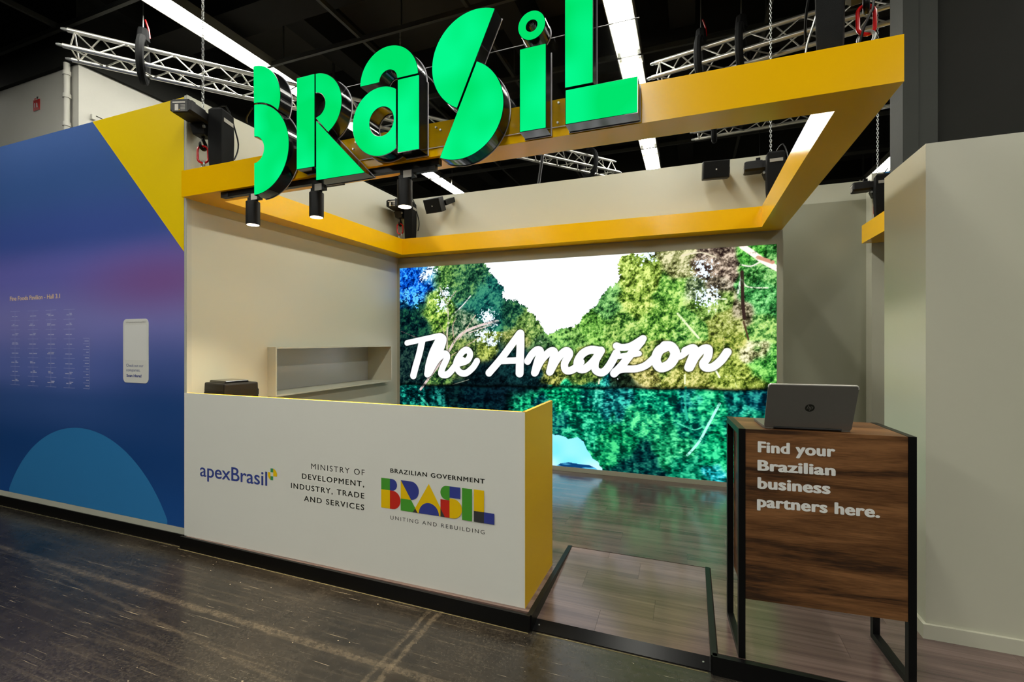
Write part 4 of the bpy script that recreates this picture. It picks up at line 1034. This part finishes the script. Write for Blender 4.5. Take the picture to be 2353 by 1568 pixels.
# ================================================================== hoists, links, shackles
def chain_mesh(z0, z1, pitch=.024, r=.0028):
    b = MB(); n = int((z1 - z0) / pitch); hw_, hl = .0085, .017
    for k in range(n):
        zc = z0 + (k + .5) * pitch; pts = []
        for a in range(8):
            an_ = 2 * math.pi * a / 8; c_, s_ = math.cos(an_) * hw_, math.sin(an_) * hl
            pts.append((c_, 0, zc + s_) if k % 2 == 0 else (0, c_, zc + s_))
        b.tube(pts, r, 4, closed=True)
    return b
def hoist(loc, rz_, label, chain_top=5.6):
    """origin on the hook line, z = 0 at the hook's seat"""
    t = thing('chain_hoist', label, 'hoist', loc, rz_, 'black chain hoists holding the canopies')
    # motor housing lies along -X
    m_ = MB()
    sec = [(-.045, -.055), (.045, -.055), (.062, -.035), (.062, .045), (.045, .062), (-.045, .062), (-.062, .045), (-.062, -.035)]
    def section(x, s): return [(x, p[0] * s * 1.3, .23 + p[1] * s * .84) for p in sec]
    def loft(mb, secs):
        for a, b in zip(secs[:-1], secs[1:]):
            o_ = len(mb.v); mb.v += a + b; n = len(a)
            for k in range(n): mb.f.append((o_ + k, o_ + (k + 1) % n, o_ + n + (k + 1) % n, o_ + n + k)); mb.mi.append(0)
        for s_ in (secs[0], secs[-1]):
            o_ = len(mb.v); mb.v += s_; mb.f.append(tuple(range(o_, o_ + len(s_)))); mb.mi.append(0)
    loft(m_, [section(-.235, .90), section(-.225, 1.0), section(-.08, 1.0)])
    mo = m_.build('motor_housing', M['black_matt'], t)
    m2 = MB(); loft(m2, [section(-.079, .9), section(.085, .9)]); m2.build('gear_case', M['black_matt'], t)
    # rating plate on the motor's end
    pl_ = MB().box((-.2365, -.06, .188), (-.2355, .06, .272)).build('rating_plate', M['black'], mo)
    w_ = MB().box((-.2372, -.04, .250), (-.2366, .055, .260)).box((-.2372, .012, .196), (-.2366, .038, .242))
    for k in range(5): w_.box((-.2370, -.04, .196 + k * .010), (-.2367, -.005, .199 + k * .010))
    w_.build('plate_print', M['label'], mo)
    MB().add([(-.2373, -.001, .197), (-.2373, .009, .197), (-.2373, .004, .207)], [(0, 1, 2)]).build('warning_mark', M['p_yellow'], mo, fix=False)
    box('carry_eye', (-.13, -.012, .28), (-.09, .012, .325), M['black'], t, bevel=.005)
    # lower body and hook
    MB().hexa([(-.05, -.045, .105), (.05, -.045, .105), (.05, .045, .105), (-.05, .045, .105)], [(-.075, -.055, .178), (.075, -.055, .178), (.075, .055, .178), (-.075, .055, .178)]).build('hook_block', M['black_matt'], t, bevel=.006)
    for s_ in (-1, 1):
        MB().tube([(s_ * .066, -.05, .155), (s_ * .066, -.062, .155)], .011, 10).build('bolt', M['zinc'], t)
    pts = [(0, 0, .11), (0, 0, .09)] + [(.032 * math.cos(R(a)), 0, .04 + .032 * math.sin(R(a))) for a in (60, 30, 0, -30, -60, -90, -120, -150, -180, -205)]
    MB().tube(pts, [.012, .011, .012, .013, .014, .014, .014, .013, .012, .011, .009, .006], 10).build('hook', M['black'], t, smooth=True)
    MB().tube([(-.026, 0, .052), (-.008, 0, .09)], .0035, 6).build('hook_latch', M['zinc'], t)
    # chain bag hangs on the -Y side
    cx_, cy_ = 0.02, -.135
    b = MB()
    secs = []
    for z_, w1_, d1_ in ((.31, .062, .040), (.29, .076, .054), (.10, .080, .056), (-.05, .076, .054), (-.17, .070, .050)):
        secs.append([(cx_ - w1_, cy_ - d1_, z_), (cx_ + w1_, cy_ - d1_ * .95, z_), (cx_ + w1_ * 1.02, cy_ + d1_, z_), (cx_ - w1_, cy_ + d1_, z_)])
    loft(b, secs); b.build('chain_bag', M['fabric'], t, bevel=.008)
    box('bag_print', (cx_ - .055, cy_ - .0592, .205), (cx_ + .055, cy_ - .0572, .235), M['ink_grey'], t)
    cbm = MB(); P_ = []
    for k in range(14):
        u_ = k / 13; P_.append((.02 + .1 * math.sin(u_ * 3.0), -.07 - .16 * math.sin(u_ * 1.6), .30 + .11 * math.sin(min(1, u_ * 2) * math.pi) * (1 - u_) - .48 * max(0, u_ - .25)))
    cbm.tube(P_, .006, 6).build('power_cable', M['black'], t, smooth=True)
    ch = chain_mesh(.32, chain_top - loc[2]).build('lift_chain', M['zinc'], t, fix=False); ch['kind'] = 'stuff'
    return t
def link(loc, rz_, label):
    b = MB(); pts = []
    for k in range(28):
        a = 2 * math.pi * k / 28; c_, s_ = math.cos(a), math.sin(a)
        pts.append((.036 * c_, 0, .073 + .033 * s_ + (.032 if s_ > 0 else -.032 if s_ < 0 else 0)))
    b.tube(pts, .0085, 8, closed=True)
    o = b.build('oval_link', M['red'], smooth=True); o.location = loc; o.rotation_euler = (0, 0, rz_)
    return tag(o, label, 'link', 'red oval links under the hoists')
def shackle(loc, rz_, label):
    t = thing('bow_shackle', label, 'shackle', loc, rz_, 'shackles on the canopy tops')
    pts = [(-.018, 0, .012), (-.020, 0, .035)] + [(.030 * math.cos(R(a)), 0, .065 + .030 * math.sin(R(a))) for a in range(200, -21, -20)] + [(.020, 0, .035), (.018, 0, .012)]
    MB().tube(pts, .0075, 8).build('bow', M['zinc'], t, smooth=True)
    MB().tube([(-.034, 0, .013), (.042, 0, .013)], .007, 8).build('pin', M['gold'], t)
    box('lifting_eye', (-.012, -.008, 0), (.012, .008, .024), M['zinc'], t)
    return t
def rig(x, y, rz_, lab, place, base=2.8):
    shackle((x, y, base), R(-20), 'steel shackle with a yellow pin ' + place)
    link((x, y, base + .075), R(14) if x > 0 else R(35), 'red oval steel link ' + place)
    hoist((x, y, base + .18), rz_, lab)
rig(-3.535, 2.54, R(108), 'black chain hoist before the yellow corner of the printed wall', 'at the front left corner of the canopy')
rig(-3.50, 5.13, R(100), 'black chain hoist in the rear left corner, behind the third spotlight', 'at the rear left corner of the canopy')
rig(.735, 5.17, R(0), 'black chain hoist at the right end of the back wall', 'at the rear right corner of the canopy')
rig(.742, 2.54, R(-106), 'black chain hoist cut by the top edge, at the front right corner of the canopy', 'at the front right corner of the canopy')
rig(1.93, 6.25, R(-5), 'black chain hoist on the canopy of the next stand, beside the right wall', 'on the canopy of the next stand')

def cable(name, pts, r, m_, label, cat='cable'):
    return tag(MB().tube(pts, r, 6).build(name, m_, smooth=True), label, cat)
cable('power_cable', [(.500, 2.55, 2.80), (.515, 2.55, 2.90), (.55, 2.55, 3.02), (.60, 2.56, 3.2), (.66, 2.58, 3.5)], .005, M['zinc'], 'thin grey cable rising from the front canopy beam, left of the front right hoist')
cable('power_cable', [(.700, 2.50, 2.80), (.715, 2.48, 2.88), (.745, 2.47, 2.95), (.755, 2.47, 3.05), (.75, 2.5, 3.2), (.76, 2.5, 3.5)], .0055, M['black'], 'black cable in front of the red link at the front right corner')
cable('support_rod', [(-1.70, 5.35, 3.36), (-1.635, 5.35, 3.8), (-1.61, 5.35, 4.0)], .018, M['black'], 'thin black rod rising from the back wall under the letters', 'rod')

# ================================================================== trusses
def truss(p0, p1, side, label, stub=True, bays=None):
    p0 = Vector(p0); p1 = Vector(p1); L_ = (p1 - p0).length
    t = thing('lighting_truss', label, 'truss', tuple(p0), math.atan2(p1.y - p0.y, p1.x - p0.x), 'aluminium triangle trusses under the ceiling')
    h = side * .866; ch = [(-side / 2, 0.0), (side / 2, 0.0), (0.0, h)]
    first_ = None
    for (a, z) in ch:
        b = MB().tube([(0, 0, 0), (L_, 0, 0)], .0245, 12).build('chord', M['alu'], t, smooth=True) if first_ is None else first_.copy()
        if first_ is None: first_ = b
        else: C.objects.link(b); b.parent = t
        b.location = (0, a, z)
    if stub:
        for x in (0, L_):
            for (a, z) in ch:
                d = -1 if x == 0 else 1
                MB().tube([(x, a, z), (x + d * .03, a, z), (x + d * .055, a, z)], [.018, .018, .011], 8).build('coupler', M['zinc'], t, smooth=True)
    n = bays or max(4, int(L_ / (side * 1.55))); step = (L_ - .12) / n
    faces = [(0, 1), (1, 2), (2, 0)]
    for (i, j) in faces:
        A, B_ = ch[i], ch[j]
        m1 = MB().tube([(0, A[0], A[1]), (step / 2, B_[0], B_[1])], .0085, 6).build('brace', M['alu'], t, smooth=True)
        m2 = MB().tube([(step / 2, B_[0], B_[1]), (step, A[0], A[1])], .0085, 6).build('brace', M['alu'], t, smooth=True)
        m1.location.x = m2.location.x = .06
        for k in range(1, n):
            for m_ in (m1, m2):
                c_ = m_.copy(); C.objects.link(c_); c_.parent = t; c_.location.x = .06 + k * step
        for x in (.06, L_ - .06):
            MB().tube([(x, A[0], A[1]), (x, B_[0], B_[1])], .0085, 6).build('end_brace', M['alu'], t, smooth=True)
    return t
def sling(x, y, z0, z1, label, rot=0.0, w=.075, red=True):
    t = thing('black_sling', label, 'sling', (x, y, z0), rot, 'black slings round the trusses')
    pts = []
    for k in range(24):
        a = 2 * math.pi * k / 24; pts.append((0, .20 * math.cos(a), .14 + .24 * math.sin(a)))
    MB().tube(pts, w * .55, 8, closed=True).build('loop', M['fabric'], t, smooth=True)
    MB().tube([(0, 0, .36), (0, 0, .50), (0, 0, .52)], [w * .9, w * .7, .01], 8).build('gathered_strap', M['fabric'], t, smooth=True)
    MB().tube([(0, 0, .5), (0, 0, z1 - z0)], .006, 6).build('steel_wire', M['zinc'], t)
    if red:
        MB().tube([(.02, 0, .62), (.05, .02, .52), (.06, .02, .42)], .010, 6).build('red_tag', M['red'], t)
    return t
tz = 4.66
truss((-6.378, 3.057, tz), (-1.357, 8.985, tz), .29, 'long aluminium truss from the top left corner running behind the green letters')
truss((-.41, 6.06, 4.70), (3.1, 5.33, 4.70), .29, 'aluminium truss above the front canopy beam at the top right')
truss((.06, 8.0, 4.77), (4.6, 7.65, 4.77), .29, 'aluminium truss seen below the front canopy beam at right')
def on(p0, p1, f): return tuple(p0[i] + (p1[i] - p0[i]) * f for i in range(2))
a, b = (-6.378, 3.057), (-1.357, 8.985); rot = math.atan2(b[1] - a[1], b[0] - a[0])
x, y = on(a, b, .085); sling(x, y, tz - .03, 6.2, 'black sling round the left truss above the printed wall', rot)
x, y = on(a, b, .925); sling(x, y, tz - .03, 6.2, 'black sling round the far end of the long truss, under the canopy beam', rot, red=False)
a, b = (-.41, 6.06), (3.1, 5.33); rot = math.atan2(b[1] - a[1], b[0] - a[0])
x, y = on(a, b, .15); sling(x, y, 4.67, 6.2, 'black sling with a red tag on the truss right of the letter L', rot)
x, y = on(a, b, .27); sling(x, y, 4.67, 6.2, 'second black sling on the truss at the top right', rot, red=False)
x, y = on((.06, 8.0), (3.3, 7.75), .09); sling(x, y, 4.75, 5.5, 'black sling on the far truss below the canopy beam', -.07, red=False)

# small lamp far behind
fl = thing('far_lamp', 'tiny lit lamp in the dark above the back wall at right', 'lamp', (1.15, 9.3, 4.6))
box('lamp_case', (-.07, -.03, .03), (.07, .03, .09), M['black'], fl)
box('hanger', (-.006, -.006, .09), (.006, .006, 1.7), M['black'], fl)
box('lamp_face', (-.05, -.025, 0), (.05, .025, .029), M['lens'], fl)
